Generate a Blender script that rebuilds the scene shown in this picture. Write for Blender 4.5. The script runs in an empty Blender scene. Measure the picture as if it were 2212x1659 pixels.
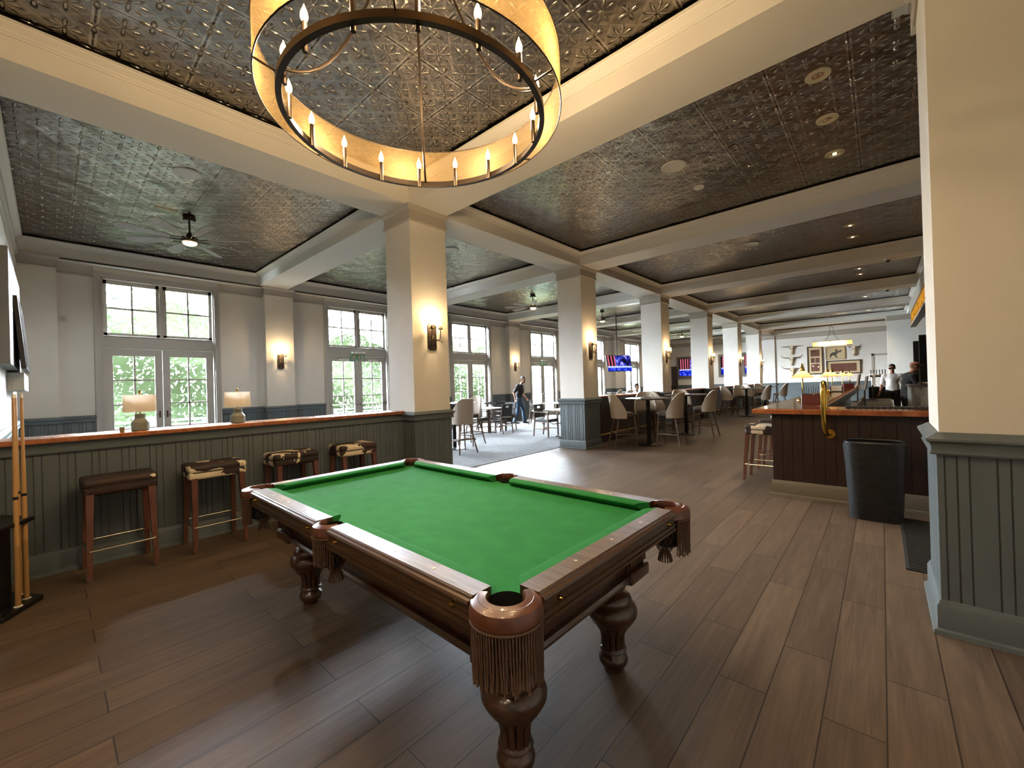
import bpy, bmesh, math, random
from mathutils import Vector, Matrix
random.seed(7)
PI = math.pi
sc = bpy.context.scene
COL = sc.collection

# ------------------------------------------------------------------ mesh building
class MB:
    def __init__(s): s.bm = bmesh.new()
    def face(s, pts):
        try: return s.bm.faces.new([s.bm.verts.new(p) for p in pts])
        except ValueError: return None
    def box(s, x0, y0, z0, x1, y1, z1, bev=0.0, M=None, seg=2):
        b = bmesh.new()
        bmesh.ops.create_cube(b, size=1.0)
        for v in b.verts:
            v.co = Vector(((x0+x1)/2+v.co.x*(x1-x0), (y0+y1)/2+v.co.y*(y1-y0), (z0+z1)/2+v.co.z*(z1-z0)))
        if bev > 0:
            bmesh.ops.bevel(b, geom=list(b.edges), offset=bev, segments=seg, profile=0.6, affect='EDGES')
        s.merge(b, M); return s
    def merge(s, b, M=None):
        if M is not None: bmesh.ops.transform(b, matrix=M, verts=b.verts)
        me = bpy.data.meshes.new('tmp'); b.to_mesh(me); b.free()
        s.bm.from_mesh(me); bpy.data.meshes.remove(me)
    def ring(s, c, r, ax, n, start=0.0):
        ax = Vector(ax).normalized()
        t = Vector((0, 0, 1)) if abs(ax.z) < .9 else Vector((1, 0, 0))
        u = ax.cross(t).normalized(); w = ax.cross(u)
        return [s.bm.verts.new(Vector(c)+u*(r*math.cos(start+2*PI*i/n))+w*(r*math.sin(start+2*PI*i/n))) for i in range(n)]
    def bridge(s, a, b):
        n = len(a)
        for i in range(n):
            try: s.bm.faces.new((a[i], a[(i+1) % n], b[(i+1) % n], b[i]))
            except ValueError: pass
    def cyl(s, p0, p1, r0, r1=None, n=16, cap=True, start=0.0):
        r1 = r0 if r1 is None else r1
        ax = Vector(p1)-Vector(p0)
        a = s.ring(p0, r0, ax, n, start); b = s.ring(p1, r1, ax, n, start); s.bridge(a, b)
        if cap: s.bm.faces.new(list(reversed(a))); s.bm.faces.new(b)
        return s
    def tube(s, pts, r, n=8, cap=True, closed=False):
        pts = [Vector(p) for p in pts]; rs = r if isinstance(r, (list, tuple)) else [r]*len(pts)
        N = len(pts); prev = None; u = None; rings = []
        for i, p in enumerate(pts):
            if closed: t = pts[(i+1) % N]-pts[i-1]
            else: t = pts[min(i+1, N-1)]-pts[max(i-1, 0)]
            t = t.normalized()
            if u is None:
                h = Vector((0, 0, 1)) if abs(t.z) < .9 else Vector((1, 0, 0)); u = t.cross(h).normalized()
            else:
                u = u-t*u.dot(t); u = u.normalized()
            w = t.cross(u)
            rings.append([s.bm.verts.new(p+u*(rs[i]*math.cos(2*PI*k/n))+w*(rs[i]*math.sin(2*PI*k/n))) for k in range(n)])
        for i in range(N-1): s.bridge(rings[i], rings[i+1])
        if closed: s.bridge(rings[-1], rings[0])
        elif cap:
            s.bm.faces.new(list(reversed(rings[0]))); s.bm.faces.new(rings[-1])
        return s
    def lathe(s, prof, c=(0, 0, 0), n=32, M=None, flute=None, cap=True):
        # prof: (r, z) bottom to top ; flute=(z0,z1,count,depth)
        b = bmesh.new(); rings = []
        for r, z in prof:
            rg = []
            for i in range(n):
                a = 2*PI*i/n; rr = r
                if flute and flute[0] <= z <= flute[1]:
                    rr = r-flute[3]*(0.5-0.5*math.cos(a*flute[2]))**6
                rg.append(b.verts.new((c[0]+rr*math.cos(a), c[1]+rr*math.sin(a), c[2]+z)))
            rings.append(rg)
        for p, q in zip(rings, rings[1:]):
            for i in range(n):
                b.faces.new((p[i], p[(i+1) % n], q[(i+1) % n], q[i]))
        if cap:
            if prof[0][0] > 1e-4: b.faces.new(list(reversed(rings[0])))
            if prof[-1][0] > 1e-4: b.faces.new(rings[-1])
        bmesh.ops.remove_doubles(b, verts=b.verts, dist=1e-6)
        s.merge(b, M); return s
    def sphere(s, c, r, sx=1, sy=1, sz=1, n=16, M=None):
        b = bmesh.new(); bmesh.ops.create_uvsphere(b, u_segments=n, v_segments=max(6, n//2), radius=r)
        for v in b.verts: v.co = Vector((c[0]+v.co.x*sx, c[1]+v.co.y*sy, c[2]+v.co.z*sz))
        s.merge(b, M); return s
    def prism(s, poly, z0, z1, M=None, bev=0):
        b = bmesh.new()
        lo = [b.verts.new((p[0], p[1], z0)) for p in poly]; hi = [b.verts.new((p[0], p[1], z1)) for p in poly]
        n = len(poly)
        b.faces.new(list(reversed(lo))); b.faces.new(hi)
        for i in range(n): b.faces.new((lo[i], lo[(i+1) % n], hi[(i+1) % n], hi[i]))
        bmesh.ops.recalc_face_normals(b, faces=b.faces)
        if bev: bmesh.ops.bevel(b, geom=[e for e in b.edges], offset=bev, segments=2, profile=.6, affect='EDGES')
        s.merge(b, M); return s
    def sweep(s, path, prof, closed=True, M=None, capends=True):
        # path CCW (outward = right of travel); prof: (out, z)
        b = bmesh.new(); P = [Vector((p[0], p[1])) for p in path]; N = len(P); rings = []
        for i in range(N):
            if closed: d0 = P[i]-P[i-1]; d1 = P[(i+1) % N]-P[i]
            else:
                d0 = P[i]-P[i-1] if i else P[1]-P[0]; d1 = P[i+1]-P[i] if i < N-1 else P[i]-P[i-1]
            n0 = Vector((d0.y, -d0.x)).normalized(); n1 = Vector((d1.y, -d1.x)).normalized()
            m = n0+n1; m = m/max(1e-6, m.dot(n0)) if m.length > 1e-6 else n0
            rings.append([b.verts.new((P[i].x+m.x*o, P[i].y+m.y*o, z)) for o, z in prof])
        K = len(prof)
        for i in range(N if closed else N-1):
            A = rings[i]; B = rings[(i+1) % N]
            for k in range(K-1): b.faces.new((A[k], B[k], B[k+1], A[k+1]))
        if not closed and capends and K > 2:
            b.faces.new(list(reversed(rings[0]))); b.faces.new(rings[-1])
        bmesh.ops.recalc_face_normals(b, faces=b.faces) if False else None
        s.merge(b, M); return s
    def bead(s, p0, p1, z0, z1, pitch=0.19):
        # bead board panel from p0 to p1 (outward = right of travel), real V grooves
        p0 = Vector(p0); p1 = Vector(p1); d = p1-p0; L = d.length; d = d.normalized(); n = Vector((d.y, -d.x))
        xs = [(0, 0)]; t = 0.03
        k = 0
        while t < L-0.02:
            xs += [(t-.0045, 0), (t-.0015, -.007), (t+.0015, -.007), (t+.0045, 0)]
            k += 1
            t += 0.046 if k % 3 else pitch-0.092
        xs.append((L, 0))
        lo = [s.bm.verts.new((p0.x+d.x*a+n.x*o, p0.y+d.y*a+n.y*o, z0)) for a, o in xs]
        hi = [s.bm.verts.new((p0.x+d.x*a+n.x*o, p0.y+d.y*a+n.y*o, z1)) for a, o in xs]
        for i in range(len(xs)-1): s.bm.faces.new((lo[i], lo[i+1], hi[i+1], hi[i]))
        return s
    def grid_wall(s, u, v, f, hole):
        # quads over breakpoints u x v, skipping hole(uc, vc)
        for i in range(len(u)-1):
            for j in range(len(v)-1):
                if hole((u[i]+u[i+1])/2, (v[j]+v[j+1])/2): continue
                s.face([f(u[i], v[j]), f(u[i+1], v[j]), f(u[i+1], v[j+1]), f(u[i], v[j+1])])
        return s
    def mesh(s, name, mats, smooth=False, recalc=True, weld=True):
        if weld: bmesh.ops.remove_doubles(s.bm, verts=s.bm.verts, dist=1e-5)
        if recalc: bmesh.ops.recalc_face_normals(s.bm, faces=s.bm.faces)
        me = bpy.data.meshes.new(name); s.bm.to_mesh(me); s.bm.free()
        for m in (mats if isinstance(mats, (list, tuple)) else [mats]): me.materials.append(m)
        if smooth:
            me.polygons.foreach_set('use_smooth', [True]*len(me.polygons))
            ang = 0.6 if smooth is True else smooth
            try: me.set_sharp_from_angle(angle=ang)
            except Exception: pass
        return me
    def build(s, name, mat, parent=None, smooth=False, loc=None, rotz=0, recalc=True, label=None):
        o = bpy.data.objects.new(name, s.mesh(name, mat, smooth, recalc)); COL.objects.link(o)
        if parent is not None: o.parent = parent
        if loc is not None: o.location = loc
        if rotz: o.rotation_euler = (0, 0, rotz)
        if label: o['label'] = label
        return o

def tag(o, label=None, cat=None, group=None, kind=None):
    if label: o['label'] = label
    if cat: o['category'] = cat
    if group: o['group'] = group
    if kind: o['kind'] = kind
    return o
def thing(name, label, cat, loc=(0, 0, 0), rotz=0, group=None, kind=None):
    o = bpy.data.objects.new(name, None); COL.objects.link(o)
    o.empty_display_size = .1; o.location = loc; o.rotation_euler = (0, 0, rotz)
    return tag(o, label, cat, group, kind)
def dup(root, loc, rotz=0, label=None, group=None, name=None):
    r = root.copy(); COL.objects.link(r); r.location = loc; r.rotation_euler = (0, 0, rotz)
    if name: r.name = name
    if label: r['label'] = label
    if group: r['group'] = group
    def rec(src, dst):
        for ch in list(src.children):
            if ch.type == 'LIGHT': continue
            c = ch.copy(); COL.objects.link(c); c.parent = dst; rec(ch, c)
    rec(root, r)
    return r
def struct(name, mb, mat, smooth=False, recalc=True, loc=None, label=None):
    o = mb.build(name, mat, None, smooth, loc, 0, recalc); o['kind'] = 'structure'
    if label: o['label'] = label
    return o
def lamp(name, kind, loc, power, color, radius=.03, rot=None, **kw):
    l = bpy.data.lights.new(name, kind); l.energy = power; l.color = color
    if kind in ('POINT', 'SPOT'): l.shadow_soft_size = radius
    for k, v in kw.items(): setattr(l, k, v)
    o = bpy.data.objects.new(name, l); COL.objects.link(o); o.location = loc
    if rot: o.rotation_euler = rot
    return o

# ------------------------------------------------------------------ materials
def lin(c):
    f = lambda x: x/12.92 if x <= .04045 else ((x+.055)/1.055)**2.4
    if isinstance(c, str):
        c = c.lstrip('#'); c = [int(c[i:i+2], 16)/255 for i in (0, 2, 4)]
    return (f(c[0]), f(c[1]), f(c[2]), 1)
class NT:
    def __init__(s, name):
        s.m = bpy.data.materials.new(name); s.m.use_nodes = True; s.t = s.m.node_tree
        s.b = s.t.nodes['Principled BSDF']; s.out = s.t.nodes['Material Output']
    def n(s, typ, props=None, **inp):
        nd = s.t.nodes.new('ShaderNode'+typ)
        for k, v in (props or {}).items(): setattr(nd, k, v)
        for k, v in inp.items():
            key = int(k[1:]) if k[0] == '_' and k[1:].isdigit() else k.replace('__', ' ')
            s.set(nd.inputs[key], v)
        return nd
    def set(s, sock, v):
        if isinstance(v, bpy.types.NodeSocket): s.t.links.new(v, sock)
        elif isinstance(v, bpy.types.Node): s.t.links.new(v.outputs[0], sock)
        else: sock.default_value = v
    def p(s, **kw):
        for k, v in kw.items(): s.set(s.b.inputs[k.replace('__', ' ')], v)
        return s
    def math(s, op, a, b=0.0, c=0.0, clamp=False):
        nd = s.t.nodes.new('ShaderNodeMath'); nd.operation = op; nd.use_clamp = clamp
        for i, v in enumerate((a, b, c)): s.set(nd.inputs[i], v)
        return nd.outputs[0]
    def obj(s): return s.n('TexCoord').outputs['Object']
    def mapping(s, vec, scale=(1, 1, 1), loc=(0, 0, 0), rot=(0, 0, 0)):
        return s.n('Mapping', None, Vector=vec, Scale=scale, Location=loc, Rotation=rot).outputs[0]
    def noise(s, vec, scale, detail=3.0, rough=.55, dist=0.0):
        return s.n('TexNoise', None, Vector=vec, Scale=scale, Detail=detail, Roughness=rough, Distortion=dist)
    def ramp(s, fac, stops, interp='LINEAR'):
        r = s.n('ValToRGB', None, Fac=fac); cr = r.color_ramp; cr.interpolation = interp
        while len(cr.elements) < len(stops): cr.elements.new(.5)
        for e, (pos, col) in zip(cr.elements, stops):
            e.position = pos; e.color = col if len(col) == 4 else (*col, 1)
        return r.outputs[0]
    def mix(s, fac, a, b, blend='MIX'):
        nd = s.t.nodes.new('ShaderNodeMix'); nd.data_type = 'RGBA'; nd.blend_type = blend
        s.set(nd.inputs[0], fac); s.set(nd.inputs[6], a); s.set(nd.inputs[7], b)
        return nd.outputs[2]
    def bump(s, h, strength=.3, dist=.01):
        nd = s.n('Bump', None, Height=h, Strength=strength, Distance=dist)
        s.set(s.b.inputs['Normal'], nd.outputs[0]); return s
    def surf(s, sh): s.t.links.new(sh, s.out.inputs['Surface']); return s

def simple(name, col, rough=.5, metal=0.0, nscale=0, namt=0.0, bscale=0, bstr=0.0, bdist=.002, spec=.5, coat=0.0):
    k = NT(name); c = lin(col); k.p(Base__Color=c, Roughness=rough, Metallic=metal)
    k.b.inputs['Specular IOR Level'].default_value = spec
    if coat: k.b.inputs['Coat Weight'].default_value = coat; k.b.inputs['Coat Roughness'].default_value = .12
    if nscale:
        v = k.obj(); f = k.noise(v, nscale, 4).outputs[0]
        a = tuple(x*(1-namt) for x in c[:3])+(1,); b = tuple(min(1, x*(1+namt)) for x in c[:3])+(1,)
        k.p(Base__Color=k.ramp(f, [(.3, a), (.7, b)]))
    if bscale:
        k.bump(k.noise(k.obj(), bscale, 3).outputs[0], bstr, bdist)
    return k.m
def emit(name, col, strength):
    k = NT(name); e = k.n('Emission', None, Color=lin(col), Strength=strength); k.surf(e.outputs[0]); return k.m
def wood(name, dark, light, rough=.4, scale=(1, 12, 1), coat=0.0, nz=6.0):
    k = NT(name); v = k.mapping(k.obj(), scale)
    f = k.noise(v, nz, 5, .6, .6).outputs[0]
    k.p(Base__Color=k.ramp(f, [(.3, lin(dark)), (.7, lin(light))]), Roughness=rough)
    if coat: k.b.inputs['Coat Weight'].default_value = coat; k.b.inputs['Coat Roughness'].default_value = .15
    k.bump(f, .12, .002); return k.m
def glass_mat(name, tint=(1, 1, 1, 1), refl=.06, rough=.02):
    k = NT(name)
    tr = k.n('BsdfTransparent', None, Color=tint); gl = k.n('BsdfGlossy', None, Roughness=rough)
    g = k.n('NewGeometry'); d = k.n('VectorMath', dict(operation='DOT_PRODUCT'), _0=g.outputs['Normal'], _1=g.outputs['Incoming'])
    c = k.math('SUBTRACT', 1.0, k.math('ABSOLUTE', d.outputs['Value']))
    fr = k.math('MULTIPLY_ADD', k.math('POWER', c, 5.0), .90, .035)
    mx = k.n('MixShader', None, _0=fr, _1=tr.outputs[0], _2=gl.outputs[0])
    k.surf(mx.outputs[0]); return k.m
PW = dict(chand=34, sconce=16, tlamp=4, fan=110, down=120, rear=230, aisle=70, barlamp=4, linear=60, sky=280.0, sun=60.0, exposure=0.3)
REAR = [(4.3, -6.6), (5.8, -5.2), (3.0, -7.4), (5.8, -7.4), (4.4, -4.6)]
AISLE = [(1.2, 2.5), (1.2, 6.9), (1.2, 11.3), (1.2, 15.6), (1.2, 20.0)]
M = {}
M['plaster'] = simple('plaster_paint', '#dfdad1', .75, nscale=3, namt=.03, bscale=160, bstr=.12)
M['ceilpaint'] = simple('beam_paint', '#d9d5cd', .7, bscale=120, bstr=.06)
M['trim'] = simple('greige_trim_paint', '#aaa296', .5)
M['sash'] = simple('window_frame_paint', '#b3aea6', .45)
M['slate'] = simple('slate_green_paint', '#565e60', .5, nscale=5, namt=.06, bscale=60, bstr=.05)
M['black'] = simple('black_metal', '#16140f', .45, .6)
M['blackplastic'] = simple('black_plastic', '#0d0d0e', .35)
M['bronze'] = simple('dark_bronze', '#3b3129', .38, .8)
M['iron'] = simple('rubbed_iron', '#3a3027', .5, .7, nscale=40, namt=.4)
M['brass'] = simple('polished_brass', '#c9a24a', .16, 1.0)
M['chrome'] = simple('polished_steel', '#c8c4ba', .22, 1.0)
M['white'] = simple('white_plastic', '#d9d5cc', .45)
M['paper'] = simple('white_paper', '#efece4', .7)
M['leather'] = simple('tan_pocket_leather', '#5a2f1b', .34, nscale=25, namt=.25, bscale=90, bstr=.12, coat=.3)
M['darkleather'] = simple('brown_seat_leather', '#4a3d35', .45, bscale=120, bstr=.08)
M['blackleather'] = simple('black_vinyl', '#262627', .4, bscale=120, bstr=.06)
M['fringe'] = simple('brown_fringe_yarn', '#5a4233', .85, nscale=120, namt=.3)
M['linen'] = simple('pale_upholstery_linen', '#b9ad9e', .85, nscale=60, namt=.08, bscale=300, bstr=.15)
M['bonewhite'] = simple('old_bone', '#d8c8aa', .7, nscale=12, namt=.15, bscale=30, bstr=.2)
M['horn'] = simple('horn', '#4b4034', .4, nscale=6, namt=.4)
M['pearl'] = simple('pearl_inlay', '#dcd0b8', .25)
M['rubber'] = simple('black_rubber', '#0c0c0d', .7, bscale=30, bstr=.3, bdist=.01)
M['bagplastic'] = simple('black_bin_liner', '#070708', .6, bscale=9, bstr=.5, bdist=.02)
M['skin'] = simple('skin', '#b07f66', .55, nscale=30, namt=.06)
M['skin2'] = simple('tan_skin', '#8f6049', .55)
M['hair'] = simple('dark_hair', '#1a1512', .6, bscale=150, bstr=.3)
M['blackshirt'] = simple('black_shirt_cloth', '#191719', .85, bscale=25, bstr=.15, bdist=.01)
M['whiteshirt'] = simple('white_shirt_cloth', '#d9d2cc', .85, bscale=25, bstr=.15, bdist=.01)
M['jeans'] = simple('blue_jeans_denim', '#40536c', .85, nscale=9, namt=.35, bscale=20, bstr=.2, bdist=.01)
M['blackcloth'] = simple('black_trouser_cloth', '#121214', .8, bscale=25, bstr=.15, bdist=.01)
M['terracotta'] = simple('maroon_box', '#5c241a', .5)
M['pewter'] = None

M['rail'] = wood('rail_top_wood', '#4a3a2c', '#75624f', .42, (1, 9, 9), coat=.12, nz=7)
M['mahog'] = wood('dark_mahogany', '#2a1710', '#4b2d1c', .3, (3, 3, 3), coat=.55, nz=9)
M['mahoglight'] = wood('worn_rail_side_wood', '#2e1d12', '#573c24', .36, (1, 10, 10), coat=.3, nz=7)
M['stoolwood'] = wood('reddish_stool_wood', '#46271a', '#6d4130', .4, (8, 8, 1), coat=.15, nz=6)
M['chairwood'] = wood('ash_brown_chair_wood', '#4a3a30', '#6e5a4b', .5, (8, 8, 1), nz=6)
M['tablewood'] = wood('table_top_wood', '#6d6155', '#9c9083', .4, (2, 14, 2), nz=5)
M['darktop'] = wood('dark_table_top', '#2c2622', '#4c443d', .22, (2, 14, 2), coat=.4, nz=5)
M['barwood'] = wood('bar_front_stained_wood', '#1d0d08', '#331a10', .45, (8, 8, 1), nz=5)
M['greywood'] = wood('weathered_grey_frame_wood', '#4d463f', '#6c645b', .6, (3, 3, 3), nz=8)
M['brownframe'] = simple('dark_brown_frame', '#3a261b', .4)
M['fanwood'] = wood('weathered_fan_blade', '#6b625a', '#968c82', .5, (12, 2, 2), nz=5)
M['cue'] = wood('maple_cue_wood', '#a97f4c', '#c79c66', .3, (10, 10, 1), coat=.4, nz=3)
M['cuebutt'] = simple('cue_butt', '#9a7546', .3, coat=.4)

# felt
k = NT('green_cloth'); v = k.obj()
f = k.noise(v, 9, 5, .6).outputs[0]; f2 = k.noise(v, 900, 2).outputs[0]
k.p(Base__Color=k.mix(.25, k.ramp(f, [(.35, lin('#26703a')), (.7, lin('#2e7e42'))]), k.ramp(f2, [(.3, lin('#22692f')), (.7, lin('#3f924a'))])), Roughness=.95)
k.b.inputs['Specular IOR Level'].default_value = .1
k.bump(f2, .15, .001); M['felt'] = k.m
# plank floor : wood-look tile, planks along Y
k = NT('wood_plank_tile'); v = k.obj(); vm = k.mapping(v, (1, 1, 1), (0, .067, 0), (0, 0, PI/2))
br = k.n('TexBrick', dict(offset=.37, offset_frequency=2), Vector=vm, Color1=(0, 0, 0, 1), Color2=(1, 1, 1, 1), Mortar=(0, 0, 0, 1), Scale=1.0)
for nm, val in (('Mortar Size', .003), ('Mortar Smooth', .1), ('Bias', 0.0), ('Brick Width', 1.22), ('Row Height', .203)): br.inputs[nm].default_value = val
sh = k.n('VectorMath', dict(operation='MULTIPLY_ADD'), _0=br.outputs['Color'], _1=(7.3, 31.0, 3.0), _2=v)
g1 = k.noise(k.mapping(sh.outputs[0], (14, 1.1, 1)), 1.6, 6, .62, .5).outputs[0]
g2 = k.noise(k.mapping(sh.outputs[0], (90, 3.0, 1)), 1.0, 4, .6).outputs[0]
base = k.ramp(g1, [(.25, lin('#43362c')), (.5, lin('#57483b')), (.75, lin('#6a5a4a'))])
base = k.mix(.3, base, k.ramp(g2, [(.3, lin('#3a2f26')), (.7, lin('#6c5b4a'))]))
tone = k.math('MULTIPLY_ADD', k.n('SeparateColor', None, Color=br.outputs['Color']).outputs[0], .34, .80)
base = k.mix(1.0, base, k.n('CombineColor', None, _0=tone, _1=tone, _2=tone).outputs[0], 'MULTIPLY')
base = k.mix(br.outputs['Fac'], base, lin('#2b211a'))
k.p(Base__Color=base, Roughness=k.math('MULTIPLY_ADD', g1, .2, .42))
k.b.inputs['Specular IOR Level'].default_value = .32
k.bump(k.math('ADD', k.math('MULTIPLY', g2, .25), k.math('MULTIPLY', br.outputs['Fac'], -1.0)), .35, .0025); M['floor'] = k.m
# carpet
k = NT('grey_carpet'); v = k.obj()
f = k.noise(v, 7, 6, .75, 1.2).outputs[0]; f2 = k.noise(v, 60, 4, .8).outputs[0]
k.p(Base__Color=k.mix(.5, k.ramp(f, [(.38, lin('#414346')), (.62, lin('#666769'))]), k.ramp(f2, [(.35, lin('#434547')), (.65, lin('#7e7d7c'))])), Roughness=.95)
k.bump(f2, .6, .006); M['carpet'] = k.m
# pressed tin ceiling
k = NT('pressed_tin'); v = k.obj()
sx = k.n('SeparateXYZ', None, Vector=v)
T = .61
def frac_c(sock, period, off=0.0):   # -> -.5 .. .5
    return k.math('SUBTRACT', k.math('FRACT', k.math('MULTIPLY_ADD', sock, 1/period, off)), .5)
u = frac_c(sx.outputs[0], T); w = frac_c(sx.outputs[1], T)
au = k.math('ABSOLUTE', u); aw = k.math('ABSOLUTE', w)
edge = k.math('MAXIMUM', au, aw)
seam = k.math('SUBTRACT', k.math('SMOOTHSTEP', edge, .470, .480) if False else k.math('MULTIPLY', k.math('GREATER_THAN', edge, .491), 1.0), 0.0)
rib = k.math('COMPARE', edge, .474, .012)
h = T/2
u2 = frac_c(sx.outputs[0], h); w2 = frac_c(sx.outputs[1], h)
def flower(uu, ww, petals, rad, phase=0.0):
    r = k.math('SQRT', k.math('ADD', k.math('MULTIPLY', uu, uu), k.math('MULTIPLY', ww, ww)))
    th = k.math('ARCTAN2', ww, uu)
    c = k.math('COSINE', k.math('MULTIPLY_ADD', th, petals, phase))
    pet = k.math('MULTIPLY_ADD', c, .5, .5)
    lim = k.math('MULTIPLY_ADD', pet, rad*.75, rad*.2)
    x = k.math('SUBTRACT', lim, r)
    x = k.math('MULTIPLY', x, 9.0, clamp=True)
    core = k.math('MULTIPLY', k.math('SUBTRACT', rad*.16, r), 12.0, clamp=True)
    return k.math('ADD', x, core)
u3 = frac_c(sx.outputs[0], h, .5); w3 = frac_c(sx.outputs[1], h, .5)
f1 = flower(u2, w2, 8, .40)
f2 = flower(u3, w3, 4, .30, 0.0)
ad = k.math('ADD', k.math('ABSOLUTE', u2), k.math('ABSOLUTE', w2))
zig = k.math('ADD', k.math('COMPARE', ad, .50, .016), k.math('COMPARE', ad, .44, .010))
st = k.noise(v, 140, 2).outputs[0]
low = k.noise(v, 2.2, 3).outputs[0]
H = k.math('ADD', k.math('ADD', k.math('MULTIPLY', f1, .55), k.math('MULTIPLY', f2, .6)), k.math('MULTIPLY', zig, .45))
H = k.math('ADD', H, k.math('MULTIPLY', rib, .8)); H = k.math('SUBTRACT', H, k.math('MULTIPLY', seam, 1.0))
H = k.math('ADD', H, k.math('MULTIPLY', st, .10)); H = k.math('ADD', H, k.math('MULTIPLY', low, 2.0))
pat = k.math('MULTIPLY_ADD', k.math('ADD', k.math('ADD', k.math('MULTIPLY', f1, .5), k.math('MULTIPLY', f2, .5)), k.math('SUBTRACT', k.math('MULTIPLY', zig, .6), k.math('SUBTRACT', k.math('MULTIPLY', seam, .5), k.math('MULTIPLY', rib, .7)))), .55, .38, clamp=True)
k.p(Base__Color=k.ramp(k.math('MULTIPLY_ADD', k.noise(v, 3, 4).outputs[0], .35, k.math('SUBTRACT', pat, .17)), [(.05, lin('#332d28')), (.45, lin('#8a837a')), (.95, lin('#bdb6ab'))]), Metallic=1.0, Roughness=.19)
k.bump(H, 1.0, .026); M['tin'] = k.m
# copper
k = NT('hammered_copper'); v = k.obj(); f = k.noise(v, 6, 5, .65).outputs[0]
k.p(Base__Color=k.ramp(f, [(.3, lin('#8a4a2b')), (.6, lin('#c07a4c')), (.8, lin('#d6976a'))]), Metallic=1.0, Roughness=k.math('MULTIPLY_ADD', f, .3, .12))
k.bump(k.noise(v, 14, 3).outputs[0], .25, .01); M['copper'] = k.m
k = NT('worn_copper_edge'); v = k.obj(); f = k.noise(v, 9, 6, .7).outputs[0]
k.p(Base__Color=k.ramp(f, [(.3, lin('#7d4429')), (.55, lin('#b06c45')), (.8, lin('#c98a62'))]), Metallic=.75, Roughness=.42)
k.bump(k.noise(v, 25, 3).outputs[0], .25, .005); M['copperedge'] = k.m
# cowhide; hide_amount / hide_seed read from each seat
k = NT('cowhide'); v = k.obj()
at = k.n('Attribute', dict(attribute_type='OBJECT', attribute_name='hide_amount'))
sd = k.n('Attribute', dict(attribute_type='OBJECT', attribute_name='hide_seed'))
off = k.n('CombineXYZ', None, X=sd.outputs['Fac'], Y=k.math('MULTIPLY', sd.outputs['Fac'], 1.7), Z=0.0)
vv = k.n('VectorMath', dict(operation='ADD'), _0=v, _1=off.outputs[0]).outputs[0]
f = k.noise(vv, 4.2, 4, .5, .5).outputs[0]
hm = k.math('GREATER_THAN', f, at.outputs['Fac'])
hair = k.noise(k.mapping(vv, (60, 400, 60)), 1.0, 3).outputs[0]
br_ = k.ramp(k.noise(vv, 3, 3).outputs[0], [(.35, lin('#120c0a')), (.7, lin('#3a2015'))])
k.p(Base__Color=k.mix(hm, br_, lin('#ddcfb4')), Roughness=.6); k.bump(hair, .3, .003); M['hide'] = k.m
# window glass / hurricane glass
M['pane'] = glass_mat('window_glass')
M['clear'] = glass_mat('clear_glass_shade', (1, .97, .9, 1))
# gauze shade
k = NT('gold_gauze_shade')
wv = k.math('MULTIPLY', k.n('TexWave', None, Vector=k.obj(), Scale=60.0).outputs['Fac'], 1.0)
tr = k.n('BsdfTransparent'); tl = k.n('BsdfTranslucent', None, Color=lin('#7d6844')); df = k.n('BsdfDiffuse', None, Color=lin('#6d5c40'))
a = k.n('MixShader', None, _0=.5, _1=tl.outputs[0], _2=df.outputs[0])
b = k.n('MixShader', None, _0=.62, _1=tr.outputs[0], _2=a.outputs[0]); k.surf(b.outputs[0]); M['gauze'] = k.m
# linen lamp shade
k = NT('linen_lamp_shade')
tl = k.n('BsdfTranslucent', None, Color=lin('#d8cbbb')); df = k.n('BsdfDiffuse', None, Color=lin('#cfc7bc'))
a = k.n('MixShader', None, _0=.55, _1=tl.outputs[0], _2=df.outputs[0]); k.surf(a.outputs[0]); M['lshade'] = k.m
k = NT('frosted_glass_shade')
tl = k.n('BsdfTranslucent', None, Color=lin('#f3cf9f')); df = k.n('BsdfDiffuse', None, Color=lin('#e8c79c'))
a = k.n('MixShader', None, _0=.35, _1=tl.outputs[0], _2=df.outputs[0]); k.surf(a.outputs[0]); M['gshade'] = k.m
M['ceramic'] = simple('grey_green_glazed_ceramic', '#8d8d80', .3, nscale=8, namt=.15)
M['bulb'] = emit('warm_bulb', '#ffd08a', 16.0)
M['spot'] = emit('downlight_lamp', '#ffe6b8', 25.0)
M['fanlight'] = emit('fan_light_lens', '#ffdca0', 7.0)
M['exitgreen'] = simple('exit_sign_green', '#1f7a52', .4)
# hedge
k = NT('hedge_leaf'); v = k.obj(); f = k.noise(v, 5, 3).outputs[0]
k.p(Base__Color=k.ramp(f, [(.35, lin('#252b27')), (.6, lin('#4c5246')), (.75, lin('#6b675a'))]), Roughness=.7)
k.b.inputs['Specular IOR Level'].default_value = 0.0; M['leaf'] = k.m
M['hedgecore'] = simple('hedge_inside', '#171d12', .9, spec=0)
M['bluepaint'] = simple('pale_blue_paint', '#46606a', .6)
M['deck'] = wood('deck_boards', '#8a8378', '#aaa298', .7, (12, 1, 1), nz=4)
M['bluewall'] = simple('pale_blue_siding', '#4f6873', .7)
# pewter / mercury panel
k = NT('mottled_pewter'); v = k.mapping(k.obj(), (5, 5, 1.2)); f = k.noise(v, 2.2, 6, .7, .4).outputs[0]
k.p(Base__Color=k.ramp(f, [(.35, lin('#4d4a45')), (.6, lin('#a8a49b')), (.8, lin('#cfcac0'))]), Metallic=.8, Roughness=.4); M['pewter'] = k.m
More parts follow.
